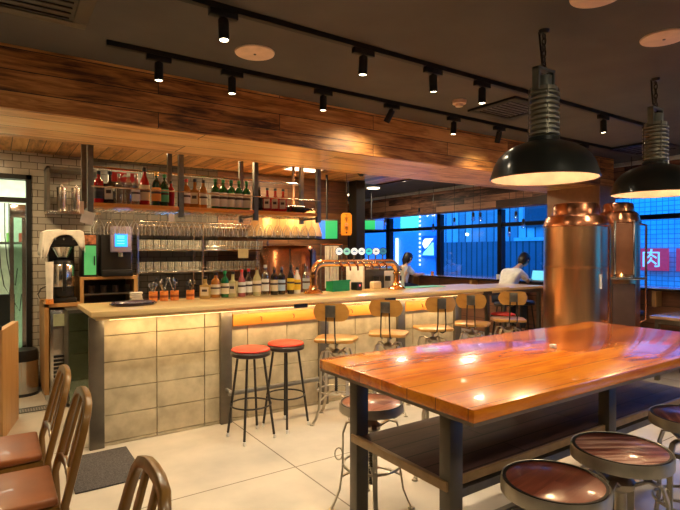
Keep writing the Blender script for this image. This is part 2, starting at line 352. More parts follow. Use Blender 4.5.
# pillars
pl = struct(MB().bx(6.6, 7.0, 3.66, 4.43, 0, BEAM_Z).build('trim_8', flat('brown_pillar_paint', (0.30, 0.17, 0.10), 0.5)))
struct(MB().bx(4.56, 4.72, 6.30, 6.50, 0, 2.58).build('trim_9', M['black']))
# window wall
MULL = [11.1, 9.37, 7.72, 6.16, 4.60, 3.04, 1.48, -0.08, -1.64, -3.2]
fw = MB(); fw.bx(X1, X1 + .15, Y0, Y1, 0, 0.55); struct(fw.build('wall_right', M['wallp']))
for i, (b_, a_) in enumerate(zip(MULL, MULL[1:])):
    w_ = bpy.data.objects.new('window_%d' % (i + 1), None); COL.objects.link(w_); w_.location = (X1 + .07, (a_ + b_) / 2, 0.55); struct(w_)
    hw = (b_ - a_) / 2; f_ = MB(); mw = 0.09 if i == 0 else 0.045
    for s in (-1, 1): f_.bx(-.06, .06, s * hw - (mw if s > 0 else 0), s * hw + (mw if s < 0 else 0), 0, 1.72)
    f_.bx(-.05, .05, -hw, hw, 1.40, 1.47); f_.bx(-.05, .05, -hw, hw, 0, .05)
    f_.build('window_frame', flat('dark_window_frame', (0.012, 0.014, 0.02), 0.35, 0.5), w_)
    MB().bx(-.004, .004, -hw + .03, hw - .03, .03, 1.72).build('pane', M['pane'], w_)

# ================================================================== OUTSIDE
struct(MB().bx(X1 + .3, 60, -30, 50, -0.4, -0.3).build('street_ground', M['ground']))
def facade(name, label, x, y0, y1, z1, m, parts):
    t = thing(name, label, 'building', (x, (y0 + y1) / 2, -0.3))
    MB().bx(0, 3, y0 - (y0 + y1) / 2, y1 - (y0 + y1) / 2, 0, z1).build('facade', m, t)
    for fn in parts: fn(t, (y0 + y1) / 2)
    return t
gridm = tiles('azure_grid_tile', 'Y', 'Z', 0.13, 0.11, (0.30, 0.78, 0.92), (0.10, 0.30, 0.42), 0.4, frac=0.0, seam=0.008)
ribm = tiles('ribbed_metal_cladding', 'Y', 'Z', 0.30, 30.0, (0.45, 0.52, 0.60), (0.08, 0.10, 0.14), 0.35, frac=0.0, seam=0.03, vary=0.45)
darkm = tiles('dark_slatted_shutter', 'Y', 'Z', 0.22, 30.0, (0.10, 0.13, 0.20), (0.02, 0.03, 0.05), 0.4, frac=0.0, seam=0.03)
redm = flat('red_sign_board', (0.75, 0.05, 0.08), 0.5, emit=(0.75, 0.03, 0.10), es=0.35)
cyl_ = glow('lit_sign_pale_blue', (0.20, 0.62, 1.0), 1.1)
def right_parts(t, ym):
    MB().bx(-.12, 0, -5.2, 1.55, 0, 1.92).build('shopfront', darkm, t)
    for k, (a, b) in enumerate(((5.50, 6.16), (4.55, 5.33), (3.6, 4.4))):
        s = MB().bx(-.18, -.12, a - ym, b - ym, 1.34, 1.86).build('sign_board', redm, t)
        if k == 0: text_mesh('\u8089', 'sign_character', 0.46, cyl_, s, (-.185, 5.86 - ym, 1.60), (PI / 2, 0, -PI / 2), 0.012)
        if k == 1: text_mesh('\u713c', 'sign_character', 0.44, flat('dark_sign_print', (0.03, 0.01, 0.02), 0.6), s, (-.185, 4.95 - ym, 1.60), (PI / 2, 0, -PI / 2), 0.012)
facade('tiled_building', 'pale grid-tiled building with red sign boards across the street', 13.0, -6.5, 7.5, 7.5, gridm, [right_parts])
def mid_parts(t, ym):
    MB().bx(-.14, 0, -2.2, 2.7, 0, 2.1).build('shopfront', darkm, t)
    MB().bx(-.2, -.0, -2.25, -.6, 2.1, 2.2).build('canopy', flat('pale_canopy', (0.6, 0.7, 0.8), 0.4), t)
    MB().bx(-.1, 0, -1.9, -.9, 2.5, 3.6).build('window', flat('dark_far_glass', (0.03, 0.05, 0.09), 0.15), t)
    q = MB().lathe([(0, 0), (.05, 0.02), (.05, .08), (0, .1)], 10, (-.3, 1.15, 2.3)); q.build('wall_lamp', glow('cool_lamp', (0.8, 0.9, 1.0), 6), t)
facade('ribbed_building', 'blue ribbed metal clad building with dark shutters across the street', 13.2, 7.7, 13.2, 7.5, ribm, [mid_parts])
def far_parts(t, ym):
    lit = glow('lit_green_shop_window', (0.10, 0.95, 0.62), 1.3)
    MB().bx(-.06, 0, 14.15 - ym, 15.1 - ym, 2.55, 3.6).build('lit_window', lit, t)
    dm = glow('white_bulb_string', (0.75, 0.92, 1.0), 2.2)
    b = MB()
    for k in range(13): b.box((-.12, 13.95 - ym, 1.30 + k * .16), (.03, .07, .07))
    b.build('bulb_string', dm, t)
    sg = MB().bx(-.12, -.06, 13.15 - ym, 13.85 - ym, 1.55, 2.35).build('sign_panel', flat('blue_sign_panel', (0.02, 0.10, 0.4), 0.4, emit=(0.0, 0.12, 0.6), es=0.4), t)
    mk = glow('white_sign_mark', (0.85, 0.97, 1.0), 2.0); mk2 = glow('mint_sign_mark', (0.25, 0.95, 0.85), 1.6)
    def yz(poly, name, m_):
        q = MB(); q.prism([(p[0], p[1]) for p in poly], 0.03, Matrix(((0, 0, 1, -.16), (-1, 0, 0, 13.5 - ym), (0, 1, 0, 1.95), (0, 0, 0, 1)))); q.build(name, m_, sg)
    yz([(-.28, .10), (-.24, .22), (-.14, .30), (.26, .30), (-.02, .02), (-.16, -.06)], 'logo', mk)
    yz([(.26, .16), (.28, -.30), (-.28, -.30), (-.20, -.20), (.02, -.02)], 'logo', mk2)
    MB().bx(-.1, 0, 15.3 - ym, 15.36 - ym, 0.9, 2.3).build('light_tube', glow('pale_tube', (0.7, 0.9, 1), 2.5), t)
    text_mesh('\u529b', 'wall_writing', 0.55, mk, t, (-.12, 13.35 - ym, 3.25), (PI / 2, 0, -PI / 2), 0.01)
facade('corner_building', 'blue painted building with lit green window and string of bulbs', 13.1, 13.4 - .15, 24, 7.5, flat('azure_render', (0.20, 0.42, 0.75), 0.6), [far_parts])

# ================================================================== BAR
# counter base: concrete blocks, posts, rail
bar = thing('concrete_bar', 'long bar front of pale concrete blocks between steel posts', 'bar base', (2.58, 4.3, 0))
ox, oy = 2.58, 4.3
MB().bx(.60 - ox, 4.56 - ox, 4.262 - oy, 4.40 - oy, 0, .99).build('block_backing', M['mortar'], bar)
bl = MB(); x = .682
while x < 4.5:
    xe = min(x + .395, 4.55); z = 0.0; rows = [(0, .028)] + [(.028 + .205 * k, .028 + .205 * (k + 1)) for k in range(4)] + [(.848, .99)]
    for a, b in rows: bl.bx(x + .003 - ox, xe - .003 - ox, 4.24 - oy, 4.264 - oy, a + .003, b - .003)
    x += .395
bl.build('concrete_blocks', M['conc'], bar, bevel=.002, seg=1)
for px_ in (.630, 1.655, 2.655, 3.65, 4.53):
    MB().bx(px_ - .052 - ox, px_ + .052 - ox, 4.205 - oy, 4.262 - oy, 0, .995).build('post', M['post'], bar, bevel=.004)
for a, b in ((1.72, 2.59), (2.72, 3.585), (3.715, 4.465)):
    r_ = MB().bx(a - ox, b - ox, 4.213 - oy, 4.240 - oy, .84, .945).build('hook_board', M['rail'], bar, bevel=.003)
    for k in range(2):
        hx = a + (b - a) * (.3 + .38 * k)
        MB().tube([(hx - ox, 4.213 - oy, .91), (hx - ox, 4.19 - oy, .905), (hx - ox, 4.185 - oy, .885), (hx - ox, 4.195 - oy, .875)], .004, 6).build('hook', M['iron'], r_)
    MB().bx(a - ox, b - ox, 4.262 - oy, 4.38 - oy, .99, .995).build('ledge', M['mortar'], bar)
fr = MB(); fr.rod((1.62 - ox, 4.07 - oy, .30), (4.6 - ox, 4.07 - oy, .30), .021)
for px_ in (1.655, 2.655, 3.65, 4.53): fr.rod((px_ - ox, 4.07 - oy, .30), (px_ - ox, 4.21 - oy, .30), .014)
fr.build('foot_rail', flat('dull_grey_pipe', (.20, .19, .17), .6, .2), bar)
# counter top
ct = thing('bar_counter', 'long pale wooden bar counter top with bottles and beer tower', 'bar counter', (2.9, 4.4, .995))
cx_, cy_ = 2.9, 4.4
MB().bx(.565 - cx_, 5.23 - cx_, 4.02 - cy_, 4.75 - cy_, .025, .065).build('top_slab', M['counter'], ct, bevel=.006)
MB().bx(.60 - cx_, 5.20 - cx_, 4.045 - cy_, 4.73 - cy_, 0.0, .025).build('apron', M['counter'], ct, bevel=.003)
for px_ in (2.30, 3.35, 4.85): MB().bx(px_ - .07 - cx_, px_ + .07 - cx_, 4.035 - cy_, 4.046 - cy_, -.012, .026).build('power_socket', M['black'], ct)
for k, (a, b) in enumerate(((.70, 2.60), (2.70, 4.5))):
    MB().bx(a - cx_, b - cx_, 4.095 - cy_, 4.115 - cy_, -.008, 0.0).build('light_strip', glow('strip_glow', (1.0, .66, .25), 5), ct)
    light('strip_light', 'AREA', ((a + b) / 2, 4.12, .982), 5.5, (1.0, .68, .32), ((a + b) / 2, 4.22, .3), shape='RECTANGLE', size=b - a, size_y=.02)
# inner work counter behind the bar
wk = thing('steel_work_counter', 'low stainless work counter running behind the bar', 'counter', (2.9, 4.94, 0))
MB().bx(-1.5, 1.6, -.18, .12, .80, .84).build('worktop', M['stain'], wk, bevel=.003)
MB().bx(-1.5, 1.6, -.16, .10, 0, .80).build('cabinet', M['steel'], wk)
bk = thing('back_counter', 'steel back counter along the white tiled wall', 'counter', (2.3, 6.18, 0))
MB().bx(-1.5, .35, -.25, .33, .86, .90).build('worktop', M['stain'], bk, bevel=.003)
MB().bx(-1.5, .35, -.22, .33, 0, .86).build('cabinet', M['steel'], bk)

# ---------------- hanging rack
RY0, RY1 = 4.62, 4.97
RX = [.645, 1.385, 2.115, 2.835]
rk = thing('hanging_bottle_rack', 'hanging steel rack with wooden shelf for bottles and upturned glasses', 'bar rack', (1.74, 4.8, BEAM_Z))
rx_, ry_ = 1.74, 4.8
for i, x in enumerate(RX):
    MB().bx(x - .022 - rx_, x + .022 - rx_, RY0 - .03 - ry_, RY0 + .012 - ry_, 1.80 - BEAM_Z, .2150).build('front_post', M['steel'], rk)
    MB().bx(x - .02 - rx_, x + .02 - rx_, RY1 - .02 - ry_, RY1 + .02 - ry_, 1.80 - BEAM_Z, .215).build('rear_post', M['steel'], rk)
    MB().bx(x - .015 - rx_, x + .015 - rx_, RY0 - ry_, RY1 - ry_, 1.835 - BEAM_Z, 1.855 - BEAM_Z).build('cross_bar', M['steel'], rk)
for a, b in zip(RX, RX[1:]):
    MB().bx(a + .022 - rx_, b - .022 - rx_, RY0 - .03 - ry_, RY1 - .02 - ry_, 1.868 - BEAM_Z, 1.898 - BEAM_Z).build('shelf', M['rail'], rk, bevel=.002)
rr = MB()
for z in (2.03,): rr.rod((RX[0] - rx_, RY0 - .035 - ry_, z - BEAM_Z), (RX[-1] - rx_, RY0 - .035 - ry_, z - BEAM_Z), .006)
rr.rod((RX[0] - rx_, RY1 - ry_, 2.24 - BEAM_Z), (RX[-1] - rx_, RY1 - ry_, 2.24 - BEAM_Z), .014)
rr.build('guard_rail', M['stain'], rk)
gr = MB()
GX = [.715 + .1035 * k for k in range(21)]
for x in GX:
    for s in (-.028, .028): gr.rod((x + s - rx_, RY0 - .02 - ry_, 1.848 - BEAM_Z), (x + s - rx_, RY1 - ry_, 1.848 - BEAM_Z), .003, n=6)
gr.build('glass_rails', M['stain'], rk)
# hanging wine glasses
def wine_glass_mesh():
    b = MB()
    prof = [(0.0, 0.0), (.031, -.002), (.033, -.006), (.008, -.010), (.0045, -.020), (.004, -.085), (.010, -.096), (.024, -.118), (.038, -.150), (.0445, -.178), (.044, -.195), (.040, -.218)]
    b.lathe(prof, 14); return b
wg = wine_glass_mesh().build('wine_glass', M['glass']); tag(wg, 'clear wine glass hanging upside down below the wooden bottle shelf', 'wine glass', 'upturned wine glasses under the rack'); wg.location = (GX[0], RY0 + .03, 1.858)
n = 0
ORD = ['first', 'second', 'third', 'fourth', 'fifth', 'sixth', 'seventh', 'eighth', 'ninth', 'tenth', 'eleventh', 'twelfth', 'thirteenth', 'fourteenth', 'fifteenth', 'sixteenth', 'seventeenth', 'eighteenth', 'nineteenth', 'twentieth']
bay_n = {}
for x in GX:
    if min(abs(x - q) for q in RX) < .03: continue
    bay = sum(x > q for q in RX) - 1; bay_n[bay] = bay_n.get(bay, 0) + 1
    for j in range(2):
        lb_ = 'upturned wine glass, %s row, %s past the %s rack post' % (('front', 'rear')[j], ORD[bay_n[bay] - 1], ('first', 'second', 'third')[min(bay, 2)])
        if x == GX[0] and j == 0: wg['label'] = lb_; continue
        c = wg.copy(); COL.objects.link(c); c['label'] = lb_; c.location = (x + random.uniform(-.004, .004), RY0 + .03 + j * .15 + random.uniform(-.008, .008), 1.858)

# ---------------- bottles
def bottle(x, y, z, h, r, glass, lab, cap, label, group, kind='round', labh=.44, labz=.14, neck=.36, rz=None, liquid=None):
    r *= 1.04
    t = thing('liquor_bottle', label, 'bottle', (x, y, z + .001), random.uniform(-.15, .15) - .6 if rz is None else rz, group)
    nr = r * neck
    b = MB()
    if kind == 'square':
        b.prism([(-r, -r * .6), (r, -r * .6), (r, r * .6), (-r, r * .6)], h * .62)
        b.lathe([(r * .62, h * .62), (nr, h * .70), (nr, h * .93), (0, h * .93)], 14)
    elif kind == 'slim':
        b.lathe([(0, 0), (r * .95, 0), (r, h * .02), (r, h * .54), (r * .86, h * .64), (nr * 1.25, h * .76), (nr, h * .82), (nr, h * .94), (0, h * .94)], 18)
    else:
        b.lathe([(0, 0), (r * .95, 0), (r, h * .02), (r, h * .63), (r * .93, h * .69), (r * .65, h * .745), (nr * 1.1, h * .78), (nr, h * .80), (nr, h * .94), (0, h * .94)], 18)
    b.build('glass_body', glass, t, bevel=.003 if kind == 'square' else 0)
    c = MB(); c.lathe([(0, h * .90), (nr * 1.25, h * .90), (nr * 1.25, h), (0, h)], 12); c.build('cap', cap, t)
    if lab:
        l = MB(); z0 = h * labz; z1 = h * (labz + labh * .9)
        if kind == 'square': l.bx(-r * .8, r * .8, -r * .6 - .0015, -r * .6, z0, z1); l.bx(-r * .8, r * .8, r * .6, r * .6 + .0015, z0, z1)
        else: l.lathe([(r + .0005, z0), (r + .0012, z0), (r + .0012, z1), (r + .0005, z1)], 18)
        lo = l.build('label', lab, t)
        k = MB()
        rr_ = (r * .6 + .0018) if kind == 'square' else (r + .0014)
        if kind == 'square': k.bx(-r * .5, r * .5, -rr_ - .0006, -rr_, lerp(z0, z1, .45), lerp(z0, z1, .72))
        else: k.lathe([(rr_, lerp(z0, z1, .55)), (rr_ + .0005, lerp(z0, z1, .55)), (rr_ + .0005, lerp(z0, z1, .72)), (rr_, lerp(z0, z1, .72))], 18)
        k.build('label_print', flat('label_ink', (0.07, 0.05, 0.05), 0.6), lo)
    return t
def bg_(n, c, a=0.0, rough=.1): return flat('bottle_' + n, c, rough, noise=.05, coat=.6)
B = dict(red=bg_('red', (.35, .012, .012)), amber=bg_('amber', (.40, .15, .025)), green=bg_('green', (.015, .13, .03)), dark=bg_('dark', (.02, .012, .010)),
         dgreen=bg_('dark_green', (.012, .045, .02)), gold=bg_('gold', (.50, .33, .10)), pink=bg_('pink', (.42, .10, .09)), milk=bg_('white', (.80, .76, .68)), straw=bg_('straw', (.55, .47, .22)),
         clear=clear('bottle_clear', (.82, .84, .80), (1, 1, 1), .8, .12))
Lb = dict(w=flat('label_white', (.78, .75, .66), .6), o=flat('label_orange', (.75, .30, .05), .6), k=flat('label_black', (.02, .02, .02), .5), y=flat('label_yellow', (.85, .58, .04), .6),
          r=flat('label_red', (.60, .03, .02), .6), g=flat('label_green', (.10, .45, .25), .6), c=flat('label_cream', (.72, .60, .38), .6), b=flat('label_pale_blue', (.45, .6, .75), .6))
Cp = dict(k=M['black'], r=flat('cap_red', (.6, .03, .02), .4), w=M['white'], g=flat('cap_green', (.02, .25, .06), .4), s=M['stain'], y=M['brass'])
SZ = 1.899
rack_b = [
 (.72, .27, .037, 'red', 'k', 'k', 'red liqueur bottle with black label, at the coffee machine end of the shelf'),
 (.81, .28, .040, 'dark', 'w', 'k', 'black-shouldered bottle with white label beside the red one on the shelf'),
 (.89, .27, .031, 'clear', None, 's', 'plain clear bottle between black and white labelled bottles on the shelf'),
 (.955, .27, .031, 'clear', None, 'w', 'clear bottle with white cap in front of the red carton'),
 (1.022, .27, .033, 'clear', 'w', 's', 'clear bottle with white label beside the tall red bottle'),
 (1.102, .34, .042, 'red', 'c', 'k', 'tallest red bottle on the hanging shelf'),
 (1.188, .30, .038, 'dgreen', 'o', 'y', 'dark green bottle with orange label and gold neck'),
 (1.268, .29, .036, 'dgreen', 'g', 'g', 'dark green bottle with pale green label on the shelf'),
 (1.335, .24, .030, 'red', None, 'k', 'small red bottle against the second rack post'),
 (1.455, .26, .036, 'amber', 'w', 'r', 'amber whisky bottle with red cap just past the second post'),
 (1.545, .27, .040, 'amber', 'c', 'k', 'squat amber whisky bottle with cream label'),
 (1.635, .27, .036, 'amber', 'w', 'k', 'amber bottle with black cap beside the green whiskey bottles')]
for i, (x, h, r, g, l, c, lb) in enumerate(rack_b):
    bottle(x, RY0 + .06 + (i % 3) * .03, SZ, h, r, B[g], Lb[l] if l else None, Cp[c], lb, 'bottles on the hanging shelf', 'square' if i in (1, 10) else ('slim' if i in (5,) else 'round'))
for i, x in enumerate((1.735, 1.815, 1.895, 1.975, 2.055)):
    bottle(x, RY0 + .07, SZ, .285, .036, B['green'], Lb['w'], Cp['g'], ['green white-labelled whiskey bottle standing next to the amber bottle', 'green whiskey bottle, second in the row from the amber bottle', 'green whiskey bottle in the middle of the row of five', 'green whiskey bottle, second in the row from the third post', 'green whiskey bottle standing against the third rack post'][i], 'row of green whiskey bottles', labh=.52, labz=.08)
for i, x in enumerate((2.20, 2.29, 2.38, 2.47)):
    bottle(x, RY0 + .09, SZ, .24, .036, B['red' if i else 'dark'], Lb['w' if i else 'k'], Cp['k'], ['black bottle with black label just past the third rack post', 'dark red bottle with white label next to the black bottle', 'dark red bottle with white label between two like it', 'dark red bottle with white label beside the lying bottles'][i], 'bottles on the hanging shelf', 'square')
for i in range(3):
    # bottles lying down at the end of the shelf
    t = thing('liquor_bottle', ['dark bottle lying on its side, lowest at the shelf end', 'dark bottle lying on its side behind the other lying bottles', 'dark bottle lying across the end of the shelf'][i], 'bottle', (2.62 + .0 * i, RY0 + .04 + i * .085, SZ + .038), 0, 'bottles on the hanging shelf')
    mx = Matrix.Rotation(PI / 2, 4, 'Y')
    MB().lathe([(0, -.09), (.034, -.09), (.036, -.08), (.036, .08), (.012, .13), (.012, .18), (0, .18)], 16, Mx=mx).build('glass_body', B['dark'], t)
    MB().lathe([(.0365, -.04), (.0372, -.04), (.0372, .05), (.0365, .05)], 16, Mx=mx).build('label', Lb['k'], t)
rc = thing('red_carton', 'red carton with white mark behind the clear bottles on the shelf', 'box', (.96, 4.88, SZ))
MB().bx(-.11, .11, -.025, .025, 0, .215).build('carton', flat('brown_card', (.10, .05, .03), .6), rc, bevel=.002)
MB().bx(-.112, .112, -.025, .025, .216, .30).build('lid', flat('red_card', (.55, .025, .02), .5), rc, bevel=.002)
q = MB(); q.prism([(-.03, .0), (.0, .035), (.03, .0), (.0, .012)], .001, Matrix(((1, 0, 0, 0), (0, 0, -1, -.0255), (0, 1, 0, .255), (0, 0, 0, 1)))); q.build('mark', M['white'], rc)

CZ = 1.061
cb = [
 (1.605, .20, .045, 'gold', 'c', 'k', 'square', 'short square whisky bottle with cream label beside the cutlery tins'),
 (1.712, .235, .042, 'amber', 'c', 'k', 'round', 'amber bottle with cream label and black cap on the counter'),
 (1.795, .25, .036, 'green', 'c', 'g', 'round', 'green bottle with cream label and green cap on the counter'),
 (1.883, .24, .042, 'straw', 'c', 'k', 'square', 'pale bottle with cream label and black cap beside the green one'),
 (1.965, .26, .034, 'pink', 'w', 'r', 'slim', 'clear pink bottle with red cap on the counter'),
 (2.045, .265, .034, 'clear', 'w', 'r', 'slim', 'clear bottle with red cap beside the pink bottle'),
 (2.125, .28, .040, 'straw', 'c', 'y', 'slim', 'round-shouldered straw coloured bottle with gold pourer'),
 (2.225, .30, .035, 'clear', 'w', 'w', 'round', 'tall clear bottle with white label and white cap'),
 (2.312, .28, .036, 'dark', 'c', 'y', 'round', 'dark bottle with cream label and gold neck'),
 (2.405, .275, .036, 'dark', 'b', 's', 'round', 'dark bottle with pale blue label and silver neck'),
 (2.500, .30, .034, 'dark', 'y', 'k', 'slim', 'dark brown bottle with yellow label on the counter'),
 (2.585, .27, .036, 'milk', 'y', 'k', 'slim', 'white bottle with black cap and yellow label'),
 (2.735, .28, .036, 'clear', 'b', 's', 'round', 'clear bottle with pale blue label, next to the beer tower')]
for i, (x, h, r, g, l, c, kd, lb) in enumerate(cb):
    bottle(x, (4.60 if i < 12 else 4.69) + (i % 2) * .02, CZ, h, r, B[g], Lb[l], Cp[c], lb, 'bottles standing on the bar counter', kd)
# menu card on a stand
t = thing('card_stand', 'small cream card on a thin stand behind the red capped bottles', 'card stand', (2.03, 4.715, CZ))
MB().lathe([(0, 0), (.025, 0), (.025, .006), (0, .008)], 16).build('base', M['steel'], t); MB().rod((0, 0, .006), (0, 0, .37), .003).build('stem', M['steel'], t)
MB().box((0, 0, .415), (.10, .004, .09), rz=-.3).build('card', flat('cream_card', (.75, .62, .30), .7), t)
# oval tray
t = thing('serving_tray', 'dark oval serving trays nested flat at the counter end', 'tray', (.935, 4.40, CZ), .2)
MB().lathe([(0, 0), (.17, 0), (.185, .012), (.188, .014), (.182, .006), (.168, .004), (0, .004)], 40, Mx=Matrix.Diagonal((1.0, .8, 1, 1))).build('dish', M['tray'], t)
MB().lathe([(.0, .006), (.155, .006), (.172, .020), (.175, .024), (.168, .024), (.15, .012), (0, .012)], 40, Mx=Matrix.Diagonal((1.0, .8, 1, 1))).build('upper_dish', M['tray'], t)
# napkin stack
t = thing('napkin_holder', 'stack of white paper napkins beside the tray', 'napkins', (1.02, 4.70, CZ))
for k in range(5): MB().box((random.uniform(-.004, .004), random.uniform(-.004, .004), .008 + k * .016), (.10 - .01 * (k % 2), .08, .013), rz=random.uniform(-.1, .1)).build('napkin_pack', M['paper'], t, bevel=.003)
# cutlery tins
lt_ = ['orange tin of cutlery standing nearest the napkins', 'orange tin of cutlery, second from the napkins', 'orange tin of cutlery, third from the napkins', 'orange tin of cutlery set apart beside the square bottle']
for k, x in enumerate((1.14, 1.232, 1.324, 1.465)):
    t = thing('cutlery_tin', lt_[k], 'cutlery tin', (x, 4.60, CZ), random.uniform(-.3, .3), 'orange cutlery tins on the counter')
    MB().lathe([(0, 0), (.036, 0), (.036, .085), (.033, .085), (.033, .004), (0, .004)], 20).build('tin', M['orange'], t)
    MB().lathe([(.0365, .03), (.037, .03), (.037, .05), (.0365, .05)], 20).build('band', flat('dark_orange_print', (.35, .08, .02), .5), t)
    for j in range(6):
        a = random.uniform(0, 6.28); r1 = .018; r2 = random.uniform(.02, .042); hz = random.uniform(.13, .18)
        p0 = (r1 * math.cos(a + 3.1), r1 * math.sin(a + 3.1), .006); p1 = (r2 * math.cos(a), r2 * math.sin(a), hz)
        q = MB(); q.rod(p0, p1, .0028, n=6); q.lathe([(0, -.018), (.009, -.008), (.010, .004), (.006, .018), (0, .022)], 8, p1)
        q.build('utensil', M['stain'] if j % 3 else M['black'], t)

# ---------------- beer tower
bt = thing('beer_tower', 'copper arched beer tap tower with seven round badges', 'beer tower', (3.27, 4.50, CZ))
L_ = .56
pts = [(-L_, 0, 0), (-L_, 0, .20)] + [(-L_ + .11 * (1 - math.cos(a)), 0, .20 + .11 * math.sin(a)) for a in [PI / 2 * k / 7 for k in range(1, 8)]]
pts += [(-x, y, z) for x, y, z in reversed(pts)]
MB().tube(pts, .038, 16).build('arch', M['copperb'], bt)
for s in (-1, 1):
    MB().lathe([(0, 0), (.10, 0), (.10, .012), (.085, .03), (.055, .045), (.045, .07), (.05, .078), (.038, .085)], 28, (s * L_, 0, 0)).build('foot', M['copperb'], bt)
    MB().lathe([(.039, .17), (.046, .175), (.046, .19), (.039, .195)], 24, (s * L_, 0, 0)).build('collar', M['brass'], bt)
bads = ['white', 'mint', 'white', 'white', 'teal', 'white', 'navy']
bm_ = dict(white=flat('badge_white', (.85, .9, .9), .3, emit=(.85, .95, 1), es=.5), mint=flat('badge_mint', (.35, .7, .6), .3, emit=(.3, .8, .7), es=.3), teal=flat('badge_teal', (.05, .55, .55), .3, emit=(.05, .7, .7), es=.5), navy=flat('badge_navy', (.04, .12, .2), .3, emit=(.05, .25, .35), es=.5))
for k, bc in enumerate(bads):
    x = -.255 + .099 * k
    MB().tube([(x, 0, .30), (x, -.05, .305), (x, -.085, .27), (x, -.088, .23)], [.014, .013, .011, .009], 10).build('tap', M['copperd'], bt)
    q = MB().rod((x, -.01, .34), (x, -.015, .40), .009, .007).build('tap_handle', M['stain'], bt)
    mx = Matrix.Translation((x, -.02, .435)) @ Matrix.Rotation(-.55, 4, 'Z') @ Matrix.Rotation(PI / 2, 4, 'X')
    b_ = MB().lathe([(0, -.008), (.040, -.008), (.044, -.004), (.044, .004), (0, .004)], 24, Mx=mx).build('badge', M['stain'] if bc != 'navy' else M['black'], bt)
    MB().lathe([(0, .0045), (.038, .0045), (.038, .007), (0, .007)], 24, Mx=mx).build('badge_face', bm_[bc], b_)
    MB().box((0, 0, .008), (.035, .010, .002), Mx=mx).build('badge_mark', flat('badge_print', (.05, .12, .3), .5), b_)
    MB().box((0, .013, .008), (.018, .006, .002), Mx=mx).build('badge_mark', flat('badge_print', (.05, .12, .3), .5), b_)
# green crate
t = thing('green_crate', 'green plastic basket under the beer tower arch', 'basket', (3.12, 4.66, CZ), .2)
b = MB(); b.prism([(-.11, -.04), (.11, -.04), (.11, .04), (-.11, .04)], .004)
for (x0, x1, y0, y1) in ((-.13, .13, -.055, -.05), (-.13, .13, .05, .055), (-.13, -.125, -.05, .05), (.125, .13, -.05, .05)): b.bx(x0, x1, y0, y1, 0, .11)
b.build('basket_body', flat('green_plastic', (.01, .30, .12), .35), t)
MB().bx(-.14, .14, -.06, -.048, .105, .12).build('rim', flat('green_plastic', (.01, .30, .12), .35), t)
# card payment terminal
t = thing('payment_terminal', 'small black payment terminal beside the green basket', 'terminal', (3.36, 4.64, CZ), .15)
MB().prism([(-.045, -.05), (.045, -.05), (.045, .05), (-.045, .05)], .09).build('housing', M['black'], t, bevel=.01)
MB().box((0, -.051, .055), (.02, .003, .02)).build('display', glow('red_led', (.9, .12, .1), 1.2), t)
# espresso machine beyond the tower
t = thing('espresso_machine', 'white espresso machine behind the beer tower', 'coffee machine', (3.95, 5.02, .90), -.1)
MB().bx(-.30, .26, -.19, .22, .10, .38).build('housing', flat('dark_machine_casing', (.06, .055, .05), .35), t, bevel=.02)
MB().bx(-.02, .25, -.20, -.185, .14, .36).build('front_plate', M['white'], t, bevel=.004)
for s_ in (-.31, .265): MB().bx(s_ - .012, s_ + .012, -.2, .22, .04, .42).build('side_frame', M['paper'], t, bevel=.006)
MB().bx(-.32, .28, -.24, .22, .0, .10).build('drip_base', M['stain'], t, bevel=.01)
for x in (-.16, .0, .16):
    MB().lathe([(0, 0), (.035, 0), (.035, .06), (0, .06)], 16, (x, -.24, .24)).build('group_head', M['black'], t)
MB().bx(-.28, .24, -.19, -.14, .38, .42).build('control_panel', M['stain'], t, bevel=.004)
for x in (-.2, -.1, .05, .15): MB().lathe([(0, 0), (.035, 0), (.042, .07), (.038, .07), (.03, .004), (0, .004)], 14, (x, .03, .38)).build('cup', M['white'], t)
MB().bx(-.06, .12, .12, .2, .38, .42).build('cup_tray', M['steel'], t)
sp = thing('equipment_stand', 'steel stand carrying the white espresso machine', 'stand', (3.95, 5.32, 0))
MB().bx(-.4, .6, -.10, .12, 0, .88).build('stand_body', M['steel'], sp)
wk2 = thing('beige_box', 'cream cardboard box on the counter under the tower end', 'box', (3.66, 4.68, CZ), .1)
MB().bx(-.06, .06, -.035, .035, 0, .075).build('box_body', flat('cream_box', (.70, .58, .36), .7), wk2, bevel=.003)
MB().bx(-.055, .055, -.03, .03, .075, .085).build('lid', M['paper'], wk2, bevel=.002)
# green cutting mat at counter end
tag(MB().bx(4.05, 4.62, 4.5, 4.72, 1.061, 1.066).build('green_mat', flat('green_mat_rubber', (.10, .50, .33), .5)), 'pale green bar mat lying past the beer tower', 'mat')

# ---------------- back bar: left cabinet, brewer, juice machine, etc.
t = thing('drinks_cabinet', 'light plywood cabinet holding an ice machine by the doorway', 'cabinet', (.75, 6.15, 0))
MB().bx(-.35, -.31, -.30, .38, .06, .97).build('side_panel', M['cab'], t); MB().bx(-.35, -.03, -.30, .38, .935, .97).build('top', M['cab'], t)
MB().bx(-.06, -.03, -.30, .38, .06, .935).build('side_panel', M['cab'], t); MB().bx(-.34, -.04, -.28, .37, 0, .06).build('plinth', M['white'], t)
im = MB().bx(-.30, -.07, -.27, .35, .06, .90).build('ice_machine', M['stain'], t, bevel=.004)
MB().bx(-.27, -.08, -.285, -.27, .74, .86).build('control_panel', flat('pale_green_panel', (.45, .5, .34), .4), im); MB().bx(-.27, -.08, -.285, -.27, .50, .71).build('bin_door', M['stain'], im)
g_ = MB()
for k in range(8): g_.bx(-.27, -.08, -.283, -.27, .14 + k * .04, .165 + k * .04)
g_.build('grille', M['black'], im)
